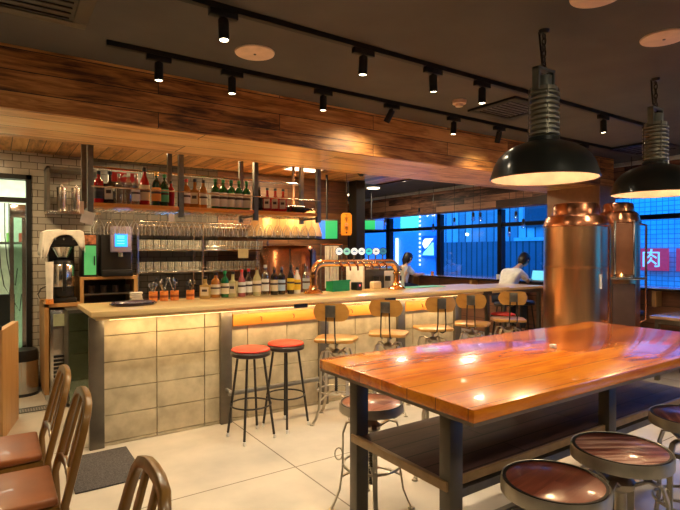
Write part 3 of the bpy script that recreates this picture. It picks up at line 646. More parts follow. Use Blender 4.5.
# glass door fridge
t = thing('glass_door_fridge', 'small glass fronted fridge at the end of the bar', 'fridge', (.70, 5.56, 0))
MB().bx(-.13, .2, -.05, .24, .03, .93).build('body', M['steel'], t); MB().bx(-.12, .19, -.075, -.06, .05, .90).build('glass_door', M['acryl'], t)
for z in (.25, .5, .72): MB().bx(-.11, .18, -.06, -.05, z, z + .012).build('shelf_edge', M['stain'], t)
MB().bx(.15, .165, -.1, -.075, .3, .7).build('handle', M['stain'], t)
# coffee brewer
t = thing('coffee_brewer', 'tall black and steel coffee brewer under a white towel', 'coffee brewer', (.575, 6.0, .972))
MB().bx(-.12, .12, -.12, .20, 0, .05).build('base', M['black'], t, bevel=.01)
MB().bx(-.12, .12, .08, .20, .05, .70).build('column', M['black'], t)
MB().bx(-.14, .14, -.14, .20, .58, .72).build('head', M['black'], t, bevel=.015)
MB().lathe([(0, 0), (.05, 0), (.10, .10), (.105, .11), (0, .11)], 24, (0, -.03, .46)).build('filter_basket', M['stain'], t)
MB().lathe([(0, 0), (.085, 0), (.10, .02), (.10, .11), (0, .11)], 28, (0, -.03, .05)).build('stand_ring', M['black'], t)
sv = MB().lathe([(0, 0), (.105, 0), (.11, .01), (.11, .21), (.10, .225), (0, .225)], 32, (0, -.03, .165)).build('server', M['stain'], t)
MB().lathe([(0, 0), (.10, 0), (.09, .035), (.04, .05), (0, .05)], 28, (0, -.03, .392)).build('server_lid', M['black'], sv)
MB().bx(-.015, .015, -.18, -.145, .12, .42).build('spout', M['black'], sv, bevel=.004)
for k in range(3): MB().lathe([(0, 0), (.012, 0), (.012, .01), (0, .01)], 12, Mx=Matrix.Translation((-.08 + .08 * k, -.162, .65)) @ Matrix.Rotation(PI / 2, 4, 'X')).build('button', M['stain'], t)
# towel draped over
b = MB(); nx, ny = 26, 18; grid = []
for i in range(nx + 1):
    row = []
    for j in range(ny + 1):
        u = (i / nx - .5) * .62; v = (j / ny - .5) * .40 + .0
        xx = max(-.155, min(.155, u)); dz = 0 if abs(u) < .155 else (abs(u) - .155) * (1.1 if u > 0 else 1.6)
        xx += (.02 if u > .155 else (-.02 if u < -.155 else 0)) * (1 + dz * 3)
        fr_d = max(0, -.155 - v + .0) if j < 5 else 0
        vv = v * 1.25; over = max(0, -.165 - vv); yy = max(vv, -.165) - (.008 + .010 * math.sin(u * 42) if over else 0)
        zz_ = .735 - dz - over * (.55 + 2.9 * min(1, abs(u) / .155) ** 3 * (1 if u < 0 else .6)) * (1 if abs(u) < .17 else .25)
        row.append(b.bm.verts.new((xx * (1 + .25 * dz), yy + .006 * math.sin(u * 40), zz_ + .005 * math.sin(u * 33 + v * 30))))
    grid.append(row)
for i in range(nx):
    for j in range(ny): b.bm.faces.new((grid[i][j], grid[i + 1][j], grid[i + 1][j + 1], grid[i][j + 1]))
tw = b.build('tea_towel', M['cloth'], None); tw.location = (.575, 6.02, .972)
md = tw.modifiers.new('thick', 'SOLIDIFY'); md.thickness = .006; md.offset = 1
tag(tw, 'white towel draped over the coffee brewer', 'towel')
t = thing('cup_tube', 'white paper cup stack beside the coffee brewer', 'cup stack', (.445, 5.83, .972))
MB().lathe([(0, 0), (.035, 0), (.035, .05), (0, .05)], 18).build('holder', M['orange'], t)
MB().lathe([(0, .05), (.03, .05), (.036, .42), (.032, .42), (0, .40)], 18).build('cups', M['paper'], t)
tag(MB().tube([(.405, 6.05, .985), (.37, 6.0, 1.0), (.35, 5.97, 1.06), (.38, 5.97, 1.12), (.43, 6.0, 1.14)], .008, 8).build('steam_hose', M['stain']), 'curved grey hose beside the cup stack', 'hose')
# open shelf with machines
t = thing('open_shelf_unit', 'open wooden shelf box under the two drink machines', 'shelf', (1.03, 6.17, .901))
for (x0, x1, z0, z1) in ((-.30, .27, .295, .325), (-.30, -.265, 0, .295), (.235, .27, 0, .295)): MB().bx(x0, x1, -.24, .22, z0, z1).build('shelf_board', M['cab'], t)
MB().bx(-.26, .23, .18, .21, 0, .295).build('back_board', M['wallp'], t)
MB().bx(-.26, .23, -.22, .18, .13, .145).build('middle_shelf', M['wallp'], t)
for k in range(4): tag(MB().lathe([(0, 0), (.03, 0), (.032, .08), (.028, .08), (.026, .005), (0, .005)], 14, (.85 + .12 * k, 6.02, 1.047)).build('dark_cup', flat('dark_ceramic', (.05, .03, .025), .3)), 'dark cup in the open shelf box, %s from its end by the brewer' % ORD[k], 'cup', 'dark cups in the open shelf box')
t = thing('juice_dispenser', 'slim dispenser with green lit front panel', 'drink dispenser', (.835, 6.08, 1.227))
MB().bx(-.075, .065, -.12, .2, 0, .46).build('housing', M['black'], t, bevel=.006)
MB().bx(-.062, .052, -.126, -.12, .02, .33).build('front_panel', flat('green_lit_panel', (.08, .36, .13), .4, emit=(.10, .55, .16), es=.32), t)
MB().bx(-.062, .052, -.126, -.12, .345, .44).build('top_panel', flat('coffee_picture_panel', (.35, .13, .06), .4, noise=.8, scale=30), t)
MB().bx(.03, .042, -.14, -.126, .12, .22).build('handle', M['black'], t)
t = thing('coffee_vending_machine', 'black coffee machine with bright blue touch display', 'coffee machine', (1.085, 6.05, 1.227))
MB().bx(-.15, .16, -.10, .2, 0, .52).build('housing', M['black'], t, bevel=.008)
MB().bx(-.15, .16, -.17, -.10, 0, .07).build('drip_tray', M['black'], t, bevel=.006)
hd = MB().bx(-.06, .15, -.15, -.10, .26, .54).build('display_housing', flat('violet_grey_plastic', (.28, .24, .36), .3), t, bevel=.01)
MB().bx(-.02, .105, -.154, -.15, .32, .46).build('display', glow('blue_display', (.01, .27, 1.0), 1.9), hd)
for z in (.35, .38, .41, .43): MB().bx(.0, .075, -.1555, -.154, z, z + .007).build('display_text', glow('pale_blue_text', (.2, .6, 1), 1.6), hd)
MB().lathe([(0, 0), (.025, 0), (.03, -.05), (0, -.05)], 16, (.04, -.13, .26)).build('nozzle', M['stain'], t)
light('display_glow', 'AREA', (1.13, 5.88, 1.62), .15, (.1, .45, 1), (1.13, 5.0, 1.55), shape='RECTANGLE', size=.1, size_y=.12)
# stainless rack on the wall with tumblers
t = thing('steel_glass_rack', 'stainless shelf rack full of tumblers against the tiled wall', 'shelving', (2.17, 6.31, .90))
for x in (-.82, -.06, .82):
    for y in (-.17, .17): MB().rod((x, y, 0), (x, y, .92), .015, n=10).build('post', M['stain'], t)
for z in (.36, .62, .90):
    MB().bx(-.83, .83, -.18, .18, z - .02, z).build('shelf', M['stain'], t, bevel=.002)
    MB().rod((-.8, -.18, z + .04), (.8, -.18, z + .04), .004).build('shelf_rail', M['stain'], t)
tm = MB().lathe([(0, 0), (.028, 0), (.034, .11), (.032, .11), (.026, .008), (0, .008)], 12).build('tumbler', M['glass'])
tag(tm, 'clear tumbler on the lower steel shelf, front row, first from the coffee machine', 'tumbler', 'tumblers on the steel rack'); tm.location = (1.41, 6.19, 1.261)
for z in (1.261, 1.521):
    for j in range(2):
        for k in range(19):
            if z < 1.3 and j == 0 and k == 0: continue
            if 8 < k < 10: continue
            c = tm.copy(); COL.objects.link(c); c['label'] = 'clear tumbler on the %s steel shelf, %s row, %s from the coffee machine' % ('upper' if z > 1.3 else 'lower', ('front', 'rear')[j], ORD[k - (1 if k > 9 else 0)]); c.location = (1.41 + .083 * k, 6.19 + .10 * j, z)
# wall cabinet at the tile wall (steel shelf with carafes)
t = thing('wall_shelf', 'steel wall shelf with jars between doorway and bottle rack', 'wall shelf', (.75, 6.36, 1.9))
MB().bx(-.30, .22, -.17, .185, 0, .03).build('shelf', M['stain'], t); MB().bx(-.30, -.27, -.17, .185, .03, .5).build('side', M['steel'], t); MB().bx(-.30, .22, -.17, .185, .47, .5).build('top', M['steel'], t)
for k in range(3):
    j = thing('steel_jar', ['steel canister standing next to the wall shelf side', 'steel canister in the middle of the wall shelf', 'steel canister at the open end of the wall shelf'][k], 'canister', (.60 + .14 * k, 6.30, 1.931), 0, 'canisters on the wall shelf')
    MB().lathe([(0, 0), (.045, 0), (.048, .01), (.048, .24), (0, .24)], 20).build('body', M['stain'], j); MB().lathe([(0, .24), (.05, .24), (.05, .26), (.015, .27), (.015, .29), (0, .29)], 20).build('lid', M['stain'], j)
t = thing('clipboard', 'cream paper notice hanging from the first rack post', 'notice', (.62, 4.565, 1.77), .15)
MB().box((0, 0, .0), (.10, .004, .10), ry=.25).build('paper_sheet', M['paper'], t); MB().box((-.045, .0, .08), (.03, .008, .10)).build('clip', M['warmwhite'], t)
t = thing('price_tag', 'white tag hanging among the upturned glasses', 'tag', (1.29, 4.57, 1.83))
MB().bx(-.025, .025, -.002, .002, -.07, 0).build('card', M['paper'], t); MB().rod((0, 0, 0), (0, 0, .03), .001, n=5).build('string', M['paper'], t)

# ---------------- copper hood and brewing vessel behind the bar
t = thing('copper_hood', 'bright copper cone hood glowing behind the hanging glasses', 'hood', (2.99, 5.65, 1.68))
MB().lathe([(.44, 0), (.46, 0), (.46, .03), (.38, .31), (.33, .34), (0, .36), (0, .35), (.32, .33), (.37, .30), (.44, .03), (.44, 0)], 40).build('cone', flat('satin_gold_copper', (0.95, 0.58, 0.24), 0.42, 0.85, noise=.08, scale=5), t)
MB().lathe([(.445, -.03), (.46, -.03), (.46, 0), (.445, 0)], 40).build('rim', M['black'], t)
MB().rod((.12, 0, .34), (.12, 0, .90), .02).build('strut', flat('brown_strut', (.12, .05, .02), .5), t)
t = thing('copper_vessel', 'dark reddish copper vessel standing below the cone hood', 'brewing vessel', (3.06, 5.70, 0))
MB().lathe([(0, 0), (.35, 0), (.355, .02), (.355, 1.48), (.32, 1.56), (0, 1.58)], 40).build('shell', M['copperd'], t)
for a in (-2.0, -1.15): MB().box((.357 * math.cos(a), .357 * math.sin(a), 1.2), (.02, .012, .66), rz=a).build('door_seam', M['black'], t)
MB().rod((.375 * math.cos(-1.5), .375 * math.sin(-1.5), 1.0), (.375 * math.cos(-1.5), .375 * math.sin(-1.5), 1.35), .01).build('handle', M['stain'], t)
light('added_hood_spot', 'SPOT', (3.0, 4.95, 2.50), 110, WARM, (2.99, 5.45, 1.88), spot_size=1.4, spot_blend=.8, shadow_soft_size=.04)  # added spot to brighten the hood, with no fixture of its own
# towel hanging, menu sign, televisions
t = thing('towel_rail', 'rail with pale towels beside the copper vessel', 'towel rail', (3.50, 5.10, 0))
MB().rod((-.34, 0, 1.58), (-.02, 0, 1.58), .008).build('rail', M['copperd'], t)
for x in (-.33, -.03): MB().rod((x, 0, 0), (x, 0, 1.58), .010).build('stand_leg', M['steel'], t)
b = MB(); pp = [(-.08 + .016 * k, .012 * math.sin(k * 2.1)) for k in range(12)]; pp += [(x, y + .02) for x, y in reversed(pp)]; b.prism(pp, .5, z0=1.06)
tag(b.build('hanging_towel', M['cloth'], None, loc=(3.30, 5.065, 0)), 'long cream towel hanging from the rail', 'towel')
t = thing('hanging_sign', 'orange wooden vertical sign with dark characters by the black pillar', 'sign', (4.06, 5.85, 1.72), -.55)
MB().prism([(-.07, 0), (-.075, .03), (-.075, .28), (-.05, .31), (.05, .31), (.075, .28), (.075, .03), (.06, 0)], .02, Matrix(((1, 0, 0, 0), (0, 0, -1, 0), (0, 1, 0, 0), (0, 0, 0, 1)))).build('board', flat('orange_sign_board', (.72, .25, .012), .5), t)
ink = flat('sign_ink', (.03, .012, .005), .6)
for ch, z, s in (('\u5de5', .265, .06), ('\u5343', .205, .065), ('\u25cb', .145, .055), ('\u5e02', .09, .065), ('\u25bc', .03, .035)):
    text_mesh(ch, 'sign_character', s, flat('sign_ring', (.7, .2, .35), .5) if ch == '\u25cb' else ink, t, (0, -.0225, z), (PI / 2, 0, 0), .001)
MB().rod((0, -.01, .31), (0, -.01, .86), .002, n=6).build('cord', M['iron'], t)
fieldm = glow('screen_green', (.005, .34, .10), .8); skym = glow('screen_blue', (.02, .17, .90), .9)
def tv(loc, rz, w_, h_, split, label):
    t = thing('television', label, 'television', loc, rz)
    MB().bx(-w_ / 2 - .02, w_ / 2 + .02, 0, .04, -h_ / 2 - .02, h_ / 2 + .02).build('case', M['black'], t, bevel=.004)
    MB().bx(-w_ / 2, split, -.004, 0, -h_ / 2, h_ / 2).build('screen_picture', skym if split < 0.05 else fieldm, t)
    MB().bx(split, w_ / 2, -.004, 0, -h_ / 2, h_ / 2).build('screen_picture', fieldm if split < 0.05 else skym, t)
    MB().rod((0, .05, h_ / 2 - .02), (0, .05, 2.575 - loc[2] if loc[1] < 6.5 else 2.74 - loc[2]), .015).build('ceiling_pole', M['black'], t)
tv((3.86, 6.05, 1.80), -.6, .30, .25, -.02, 'wall television showing blue and green beside the copper hood')
tv((6.35, 8.26, 2.03), -.65, .50, .18, .08, 'television with green playing field hanging near the far window')

# ---------------- things in the kitchen doorway
tag(MB().bx(-.25, .19, 7.3, 7.36, .0, .98).build('kitchen_unit', M['black']), 'dark kitchen unit low in the doorway', 'kitchen unit')
t = thing('sliding_glass_door', 'narrow glass door leaf with steel edges standing in the doorway', 'door', (.20, 6.50, 0))
for x in (-.055, .055): MB().bx(x - .018, x + .018, -.02, .02, .02, 2.0).build('stile', M['stain'], t)
MB().bx(-.04, .04, -.004, .004, .02, 2.0).build('glass', M['acryl'], t); MB().bx(-.07, .07, -.03, .03, 1.86, 2.0).build('closer_box', M['stain'], t, bevel=.01)
for k, (x, z0, z1) in enumerate(((.03, 1.2, 2.05), (.09, 1.3, 2.05), (.13, 1.0, 2.05))):
    p = [(x, 7.0, z1), (x, 7.0, (z0 + z1) / 2), (x + .02, 7.0, z0 + .1), (x + .05, 7.0, z0 - .1), (x + .10, 7.0, z0 - .2), (x + .12, 7.0, z0)]
    tag(MB().tube(p, .006, 6).build('hanging_cable', M['iron']), ['black cable hanging nearest the kitchen wall', 'middle one of the black cables hanging in the doorway', 'long black cable looping low beside the glass door'][k], 'cable', 'cables hanging in the kitchen')
t = thing('kitchen_shelf', 'kitchen wall shelf with small green and white jars', 'shelf', (.0, 8.15, 1.62))
MB().bx(-.5, .6, -.15, .2, -.03, 0).build('board', M['stain'], t)
for k in range(7): MB().lathe([(0, 0), (.04, 0), (.04, .12), (0, .13)], 12, (-.4 + .14 * k, 0, 0)).build('jar', (M['white'], flat('green_jar', (.15, .35, .08), .4), flat('red_jar', (.5, .08, .05), .4))[k % 3], t)
light('kitchen_lamp', 'AREA', (.1, 7.5, 2.64), 34, (.92, 1.0, .80), (.1, 7.5, 0), shape='RECTANGLE', size=1.2, size_y=.5)
MB().bx(-.5, .7, 7.25, 7.75, 2.645, 2.68).build('kitchen_light_panel', glow('kitchen_panel', (.92, 1, .82), 2))
bpy.data.objects['kitchen_light_panel']['label'] = 'square light panel on the kitchen ceiling'; bpy.data.objects['kitchen_light_panel']['category'] = 'ceiling light'
# bin
t = thing('trash_bin', 'round steel pedal bin with black lid by the doorway', 'bin', (.225, 6.28, 0))
MB().lathe([(0, .0), (.15, 0), (.15, .03), (.148, .03)], 28).build('foot', M['black'], t)
MB().lathe([(.145, .03), (.148, .03), (.148, .36), (.145, .36)], 32).build('body', M['stain'], t)
MB().lathe([(0, .36), (.152, .36), (.152, .43), (.14, .47), (0, .48)], 32).build('lid', M['black'], t)
# low timber panel
an = math.atan2(.58, .124)
t = thing('timber_panel', 'low orange-brown timber partition panel at the bar entrance', 'partition', (.105, 5.11, 0), an)
MB().bx(-.30, .30, -.0, .05, .0, .875).build('panel', M['cab'], t, bevel=.003)
MB().lathe([(0, 0), (.012, 0), (.014, .03), (0, .035)], 12, (-.28, .02, .875)).build('knob', M['black'], t)
# floor drain grate
b = MB()
for k in range(26): b.bx(.08 + k * .022, .092 + k * .022, 5.55, 5.68, .001, .006)
b.bx(.06, .66, 5.53, 5.55, .001, .006); b.bx(.06, .66, 5.68, 5.70, .001, .006)
tag(b.build('floor_grate', M['steel']), 'slotted steel drain grate in the bar floor', 'grate')
tag(MB().bx(.40, .82, 3.50, 4.13, .001, .012).build('door_mat', M['mat_'], bevel=.003), 'dark grey carpet mat in front of the bar end', 'mat')

# ================================================================== CEILING FITTINGS
def spotlamp(loc, aim, label, power, group):
    t = thing('track_spotlight', label, 'spotlight', loc, 0, group)
    MB().bx(-.075, .075, -.018, .018, -.035, -.0).build('driver_box', M['blackm'], t, bevel=.003)
    MB().rod((.0, 0, -.035), (.0, 0, -.055), .012).build('neck', M['blackm'], t)
    d = Vector(aim).normalized(); q = d.to_track_quat('Z', 'Y').to_matrix().to_4x4(); mx = Matrix.Translation((0, 0, -.055)) @ q
    h = MB().lathe([(0, -.01), (.026, -.01), (.027, 0), (.027, .098), (.024, .098), (.022, .092), (0, .092)], 20, Mx=mx).build('lamp_head', M['blackm'], t)
    MB().lathe([(0, .093), (.0215, .093), (.0215, .0945), (0, .0945)], 18, Mx=mx).build('lamp_face', M['bulbw'], h)
    p = mx @ Vector((0, 0, .102)); wp = Vector(loc) + p
    light('spot_lamp', 'SPOT', wp, power * (.5 if d.y > .3 else 1), WARM2, wp + d, spot_size=2.2, spot_blend=.9, shadow_soft_size=.025)
    return t
TR = CEIL - .03
for nm, y, xa, xb, lab in (('ceiling_track', 2.49, -.6, 5.6, 'long black ceiling track over the dining table side'), ('ceiling_track', 3.29, .55, 6.15, 'long black ceiling track beside the timber beam')):
    tag(MB().bx(xa, xb, y - .018, y + .018, TR, CEIL).build(nm, M['blackm']), lab, 'lighting track', 'ceiling tracks')
s1 = [(.966, (.0, -.1, -1)), (1.852, (.0, .05, -1)), (2.433, (.12, .05, -1)), (2.923, (0, .0, -1)), (4.548, (.05, 0, -1)), (5.367, (-.1, .1, -1))]
l1 = ['black track spotlight above the cream speaker disc, table side track', 'second lit black spotlight along the table side track', 'black spotlight tilted slightly on the table side track', 'black spotlight near the smoke detector on the table side track', 'black spotlight between the two pendant lamps', 'last black spotlight of the table side track, past the second pendant']
for (x, a), lb in zip(s1, l1): spotlamp((x, 2.49, TR), a, lb, 36, 'spotlights on the table side track')
s2 = [(.853, (0, .02, -1)), (1.337, (0, .0, -1)), (2.069, (0, .03, -1)), (2.743, (-.25, .55, -1)), (3.477, (0, .05, -1)), (4.115, (.2, .45, -1)), (5.606, (0, .0, -1))]
l2 = ['black spotlight at the start of the track beside the beam', 'second black spotlight along the track beside the beam', 'third black spotlight along the track beside the beam', 'black spotlight tilted sharply toward the timber beam', 'black spotlight beside the beam next to the tilted one', 'black spotlight tilted away in front of the ceiling vent', 'last black spotlight on the beam track behind the first pendant']
for (x, a), lb in zip(s2, l2): spotlamp((x, 3.29, TR), a, lb, 36, 'spotlights on the beam side track')
for (x, y), lb in zip(((1.358, 2.968), (3.246, 1.419), (2.44, 1.37)), ('round cream ceiling disc between the two tracks', 'round cream ceiling disc beyond the first pendant', 'round cream ceiling disc before the first pendant hook')):
    t = thing('ceiling_speaker', lb, 'ceiling speaker', (x, y, CEIL), 0, 'round ceiling speakers')
    MB().lathe([(0, -.012), (.10, -.012), (.122, -.008), (.125, 0), (0, 0)], 36).build('grille', M['warmwhite'], t)
    MB().lathe([(0, -.016), (.008, -.016), (.008, -.012), (0, -.012)], 12).build('badge', M['steel'], t)
t = thing('smoke_detector', 'small round white smoke detector on the ceiling', 'smoke detector', (3.2, 2.967, CEIL))
MB().lathe([(0, -.05), (.03, -.05), (.035, -.03), (.055, -.028), (.058, 0), (0, 0)], 24).build('housing', M['warmwhite'], t)
def cassette(x, y, sx_, sy_, lab, fm):
    t = thing('air_conditioner_vent', lab, 'ceiling vent', (x, y, CEIL))
    b = MB(); 
    for (a, b2, c, d) in ((-sx_, sx_, -sy_, -sy_ + .07), (-sx_, sx_, sy_ - .07, sy_), (-sx_, -sx_ + .07, -sy_ + .07, sy_ - .07), (sx_ - .07, sx_, -sy_ + .07, sy_ - .07)): b.bx(a, b2, c, d, -.02, -.0)
    b.build('frame', fm, t, bevel=.003)
    MB().bx(-sx_ + .07, sx_ - .07, -sy_ + .07, sy_ - .07, -.012, -.002).build('grille', M['steel'], t)
    b = MB()
    for k in range(7): b.bx(-sx_ + .09, sx_ - .09, lerp(-sy_ + .1, sy_ - .1, k / 6) - .005, lerp(-sy_ + .1, sy_ - .1, k / 6) + .005, -.018, -.012)
    b.build('slats', M['iron'], t)
fr_ = flat('brown_vent_frame', (.11, .09, .06), .5)
cassette(.09, 2.86, .33, .30, 'square ceiling vent above the bar entrance corner', fr_)
cassette(3.74, 2.87, .27, .25, 'square ceiling vent between tracks behind the first pendant', M['blackm'])
cassette(6.5, 3.05, .33, .30, 'square ceiling vent above the second pendant lamp', M['blackm'])
# round downlights added to light the room
for i, (x, y) in enumerate(ADDED_DOWN):
    t = tag(MB().lathe([(0, -.02), (.11, -.02), (.125, -.012), (.13, 0), (0, 0)], 28, (x, y, CEIL)).build('added_downlight', glow('added_downlight_face', (1, .78, .5), 3)), 'added flush round downlight on the ceiling, %s' % ['at the dining chairs end behind the viewer', 'beside the near table stools', 'past the near end of the table', 'over the open floor before the windows', 'by the windows near the low table', 'above the dining chairs', 'by the bar entrance wall', 'between bar end and copper tanks', 'over the far window desk', 'between table and dining chairs'][i], 'ceiling light', 'added flush round downlights')
# recess lights over the bar
for i, (x, y, lb) in enumerate(((-.15, 5.2, 'white light panel over the bar entrance'), (3.05, 5.0, 'white light panel in the boarded ceiling above the rack end'), (3.34, 5.80, 'white light panel in the boarded ceiling behind the rack'), (1.5, 5.5, 'white light panel above the bottle rack'))):
    t = thing('light_panel', lb, 'ceiling light', (x, y, 2.58), 0, 'light panels above the bar')
    MB().bx(-.24, .24, -.13, .13, -.018, 0).build('frame', M['white'], t); MB().bx(-.22, .22, -.11, .11, -.020, -.018).build('diffuser', glow('panel_face', (1, .82, .6), 3), t)
    light('panel_lamp', 'AREA', (x, y, 2.555), 22, WARM, (x, y, 0), shape='RECTANGLE', size=.44, size_y=.22)
# small security camera hanging from soffit
for k, (x, y) in enumerate(((3.9, 5.3), (3.3, 4.9))):
    t = thing('small_speaker', ['small black bracket speaker under the boarded ceiling', 'small black bracket speaker above the rack end'][k], 'speaker', (x, y, 2.58), .5)
    MB().rod((0, 0, 0), (0, 0, -.05), .008).build('bracket', M['black'], t); MB().box((0, 0, -.08), (.09, .05, .05), ry=.3).build('speaker_body', M['black'], t, bevel=.005)

# ---------------- big pendant lamps
def pendant(loc, label, lamp=16):
    t = thing('pendant_lamp', label, 'pendant lamp', loc, 0, 'large dark enamel pendants over the table')
    # origin at the rim centre
    R = .29
    so = [(R, 0), (R + .004, .006), (R * .985, .035), (R * .94, .08), (R * .86, .122), (R * .74, .158), (R * .58, .186), (R * .42, .203), (R * .30, .212), (R * .29, .235), (.0, .235)]
    MB().lathe(so + [(0, .228), (R * .27, .204), (R * .42, .193), (R * .58, .177), (R * .73, .150), (R * .845, .116), (R * .925, .076), (R * .972, .033), (R, 0)], 56).build('shade', M['shade'], t)
    si = [(R * .985, .003), (R * .960, .032), (R * .912, .074), (R * .832, .113), (R * .72, .146), (R * .57, .172), (R * .41, .188), (R * .26, .200), (0, .203)]
    MB().lathe(si, 56).build('shade_lining', M['shadein'], t)
    MB().lathe([(0, .06), (.045, .075), (.06, .11), (.05, .15), (.03, .18), (.03, .205), (0, .205)], 20).build('bulb', glow('pendant_bulb', (1, .72, .42), 9), t)
    pr = [(0, .235), (.085, .235)]; z = .245
    for k in range(9): pr += [(.064, z), (.084, z + .005), (.084, z + .014), (.064, z + .019)]; z += .028
    pr += [(.072, z), (.072, z + .02), (0, z + .02)]
    MB().lathe(pr, 28).build('ribbed_housing', flat('grey_green_cast_housing', (.30, .29, .23), .42, .65, noise=.25, scale=14), t)
    yk = MB()
    for s in (-1, 1): yk.bx(s * .07 - .008, s * .07 + .008, -.02, .02, z + .0, z + .125)
    yk.bx(-.078, .078, -.02, .02, z + .115, z + .13); yk.lathe([(0, z + .02), (.045, z + .02), (.045, z + .085), (0, z + .09)], 16)
    yk.build('yoke', flat('teal_grey_metal', (.17, .19, .17), .45, .5), t)
    for a in (.9, 2.5, 4.0, 5.6): MB().rod((.083 * math.cos(a), .083 * math.sin(a), .24), (.083 * math.cos(a), .083 * math.sin(a), z + .02), .0035, n=6).build('tie_rod', M['steel'], t)
    top = CEIL - loc[2]; zz = z + .13; k = 0; ch = MB()
    while zz < top - .02:
        pts = []
        for i in range(10):
            a = 2 * PI * i / 10; x_ = .011 * math.cos(a); z_ = .022 * math.sin(a)
            pts.append((x_, 0, zz + .02 + z_) if k % 2 else (0, x_, zz + .02 + z_))
        ch.tube(pts, .004, 6, closed=True); zz += .033; k += 1
    ch.build('chain', M['iron'], t)
    MB().tube([(.0, .03, top), (.02, .035, top - .08), (.028, .03, lerp(top, z, .5)), (.05, .02, z + .15), (.045, 0, z + .09)], .006, 8).build('cable', M['black'], t)
    MB().lathe([(0, 0), (.03, 0), (.022, -.018), (0, -.02)], 16, (0, 0, top)).build('ceiling_hook', M['iron'], t)
    light('pendant_bulb_light', 'POINT', Vector(loc) + Vector((.0, 0, .045)), 1.7, (1, .78, .52), None, shadow_soft_size=.03)
    light('pendant_light', 'SPOT', Vector(loc) + Vector((0, 0, .05)), lamp, WARM, Vector(loc) - Vector((0, 0, 1)), spot_size=2.6, spot_blend=.6, shadow_soft_size=.06)
pendant((2.58, 1.755, 1.905), 'dark enamel dome pendant with ribbed neck, fully in view above the table')
pendant((3.97, 1.79, 1.91), 'dark enamel dome pendant hanging farther along, before the blue window')

# ---------------- small bulbs by the windows
bl_ = [(7.05, 6.20, 2.11), (7.05, 6.04, 2.10), (7.05, 5.30, 2.07), (7.05, 5.16, 1.94), (7.05, 5.43, 1.82), (7.05, 8.67, 2.13), (7.05, 6.65, 2.04), (7.05, 7.6, 2.29), (7.05, 7.2, 1.95), (7.0, 3.45, 2.05)]
bl_lab = ['clear bulb hanging high before the ribbed building, beside a twin bulb', 'clear bulb of the pair before the ribbed building, nearer the mullion', 'clear bulb hanging high above the person in white', 'clear bulb hanging slightly lower, closest to the wide copper tank', 'lowest clear bulb hanging over the person in white', 'clear bulb hanging over the far person in blue-grey', 'clear bulb hanging beside the white logo sign window', 'clear bulb hanging highest against the window beam', 'clear bulb hanging in front of the thick window mullion', 'clear bulb under the second big pendant, before the grid-tiled building']
for i, p in enumerate(bl_):
    t = thing('bulb_pendant', bl_lab[i], 'pendant bulb', p, 0, 'small bulbs hanging before the windows')
    MB().rod((0, 0, .06), (0, 0, CEIL - p[2]), .004, n=6).build('cord', M['black'], t)
    MB().lathe([(0, .0), (.022, .0), (.022, .07), (.01, .08), (0, .08)], 12).build('socket', M['black'], t)
    MB().lathe([(0, -.085), (.025, -.075), (.035, -.05), (.03, -.02), (.018, 0)], 14).build('bulb', clear('bulb_glass', (.9, .93, 1), (1, 1, 1), .8, .25), t)
for (x, y) in ((5.9, 6.8), (6.5, 9.2)):  # glowing discs added for light beyond the bar
    t = tag(MB().lathe([(0, -.03), (.07, -.03), (.09, 0), (0, 0)], 20, (x, y, CEIL)).build('added_downlight', glow('added_downlight_face', (1, .78, .5), 3)), 'added flush round lamp on the ceiling beyond the bar' + (', nearer the tanks' if y < 8 else ', near the far television'), 'ceiling light', 'added flush lamps beyond the bar')

# ================================================================== TANKS
def tank(loc, r, zsh, ztop, label, extra=None):
    t = thing('copper_tank', label, 'brewing tank', loc)
    MB().lathe([(0, .0), (r, 0), (r, zsh - .06)] , 64).build('shell', M['copper'], t)
    MB().lathe([(r + .001, zsh - .075), (r + .012, zsh - .07), (r + .012, zsh - .05), (r - .005, zsh - .01), (r * .93, zsh + .04), (r * .80, zsh + .065), (r * .74, zsh + .07), (r * .72, ztop - .05), (r * .66, ztop - .012), (r * .5, ztop), (0, ztop)], 64).build('dome', M['copperd'], t)
    for z in (.55, 1.30): MB().lathe([(r, z), (r + .006, z + .004), (r + .006, z + .022), (r, z + .026)], 64).build('band', M['copper'], t)
    return t
ta = tank((5.64, 3.41, 0), .35, 1.85, 2.06, 'wide copper brewing tank with stepped dome in front of the pillar')
def onr(r, a, z): return (r * math.cos(a), r * math.sin(a), z)
aa = math.atan2(-3.4, -5.6)
MB().tube([onr(.355, aa + .98, 1.78), onr(.40, aa + .98, 1.78), onr(.405, aa + .98, 1.72), onr(.405, aa + .98, .78), onr(.40, aa + .98, .72), onr(.355, aa + .98, .72)], .014, 10).build('handle', M['copperd'], ta)
MB().box(onr(.353, aa + .80, 1.16), (.008, .03, .16), rz=aa + .80).build('label_plate', M['paper'], ta)
tb = tank((6.22, 3.22, 0), .235, 1.90, 2.08, 'narrow copper tank with framed door beside the wide one')
ab = math.atan2(-3.2, -6.14)
def face(t, a, r, w_, z0, z1, d, m, nm):
    c = onr(r, a, (z0 + z1) / 2); return MB().box(c, (d, w_, z1 - z0), rz=a).build(nm, m, t, bevel=.003)
face(tb, ab + .25, .238, .20, 1.22, 1.82, .02, flat('brown_door_panel', (.30, .12, .06), .35, .3), 'door_panel')
for s in (-1, 1):
    c = onr(.248, ab + .25, 1.52); q = Vector((-math.sin(ab + .25), math.cos(ab + .25), 0)) * s * .10
    MB().box((c[0] + q.x, c[1] + q.y, 1.52), (.03, .022, .66), rz=ab + .25).build('door_frame', M['stain'], tb, bevel=.003)
face(tb, ab + .25, .25, .40, 1.175, 1.20, .18, M['stain'], 'drip_shelf')
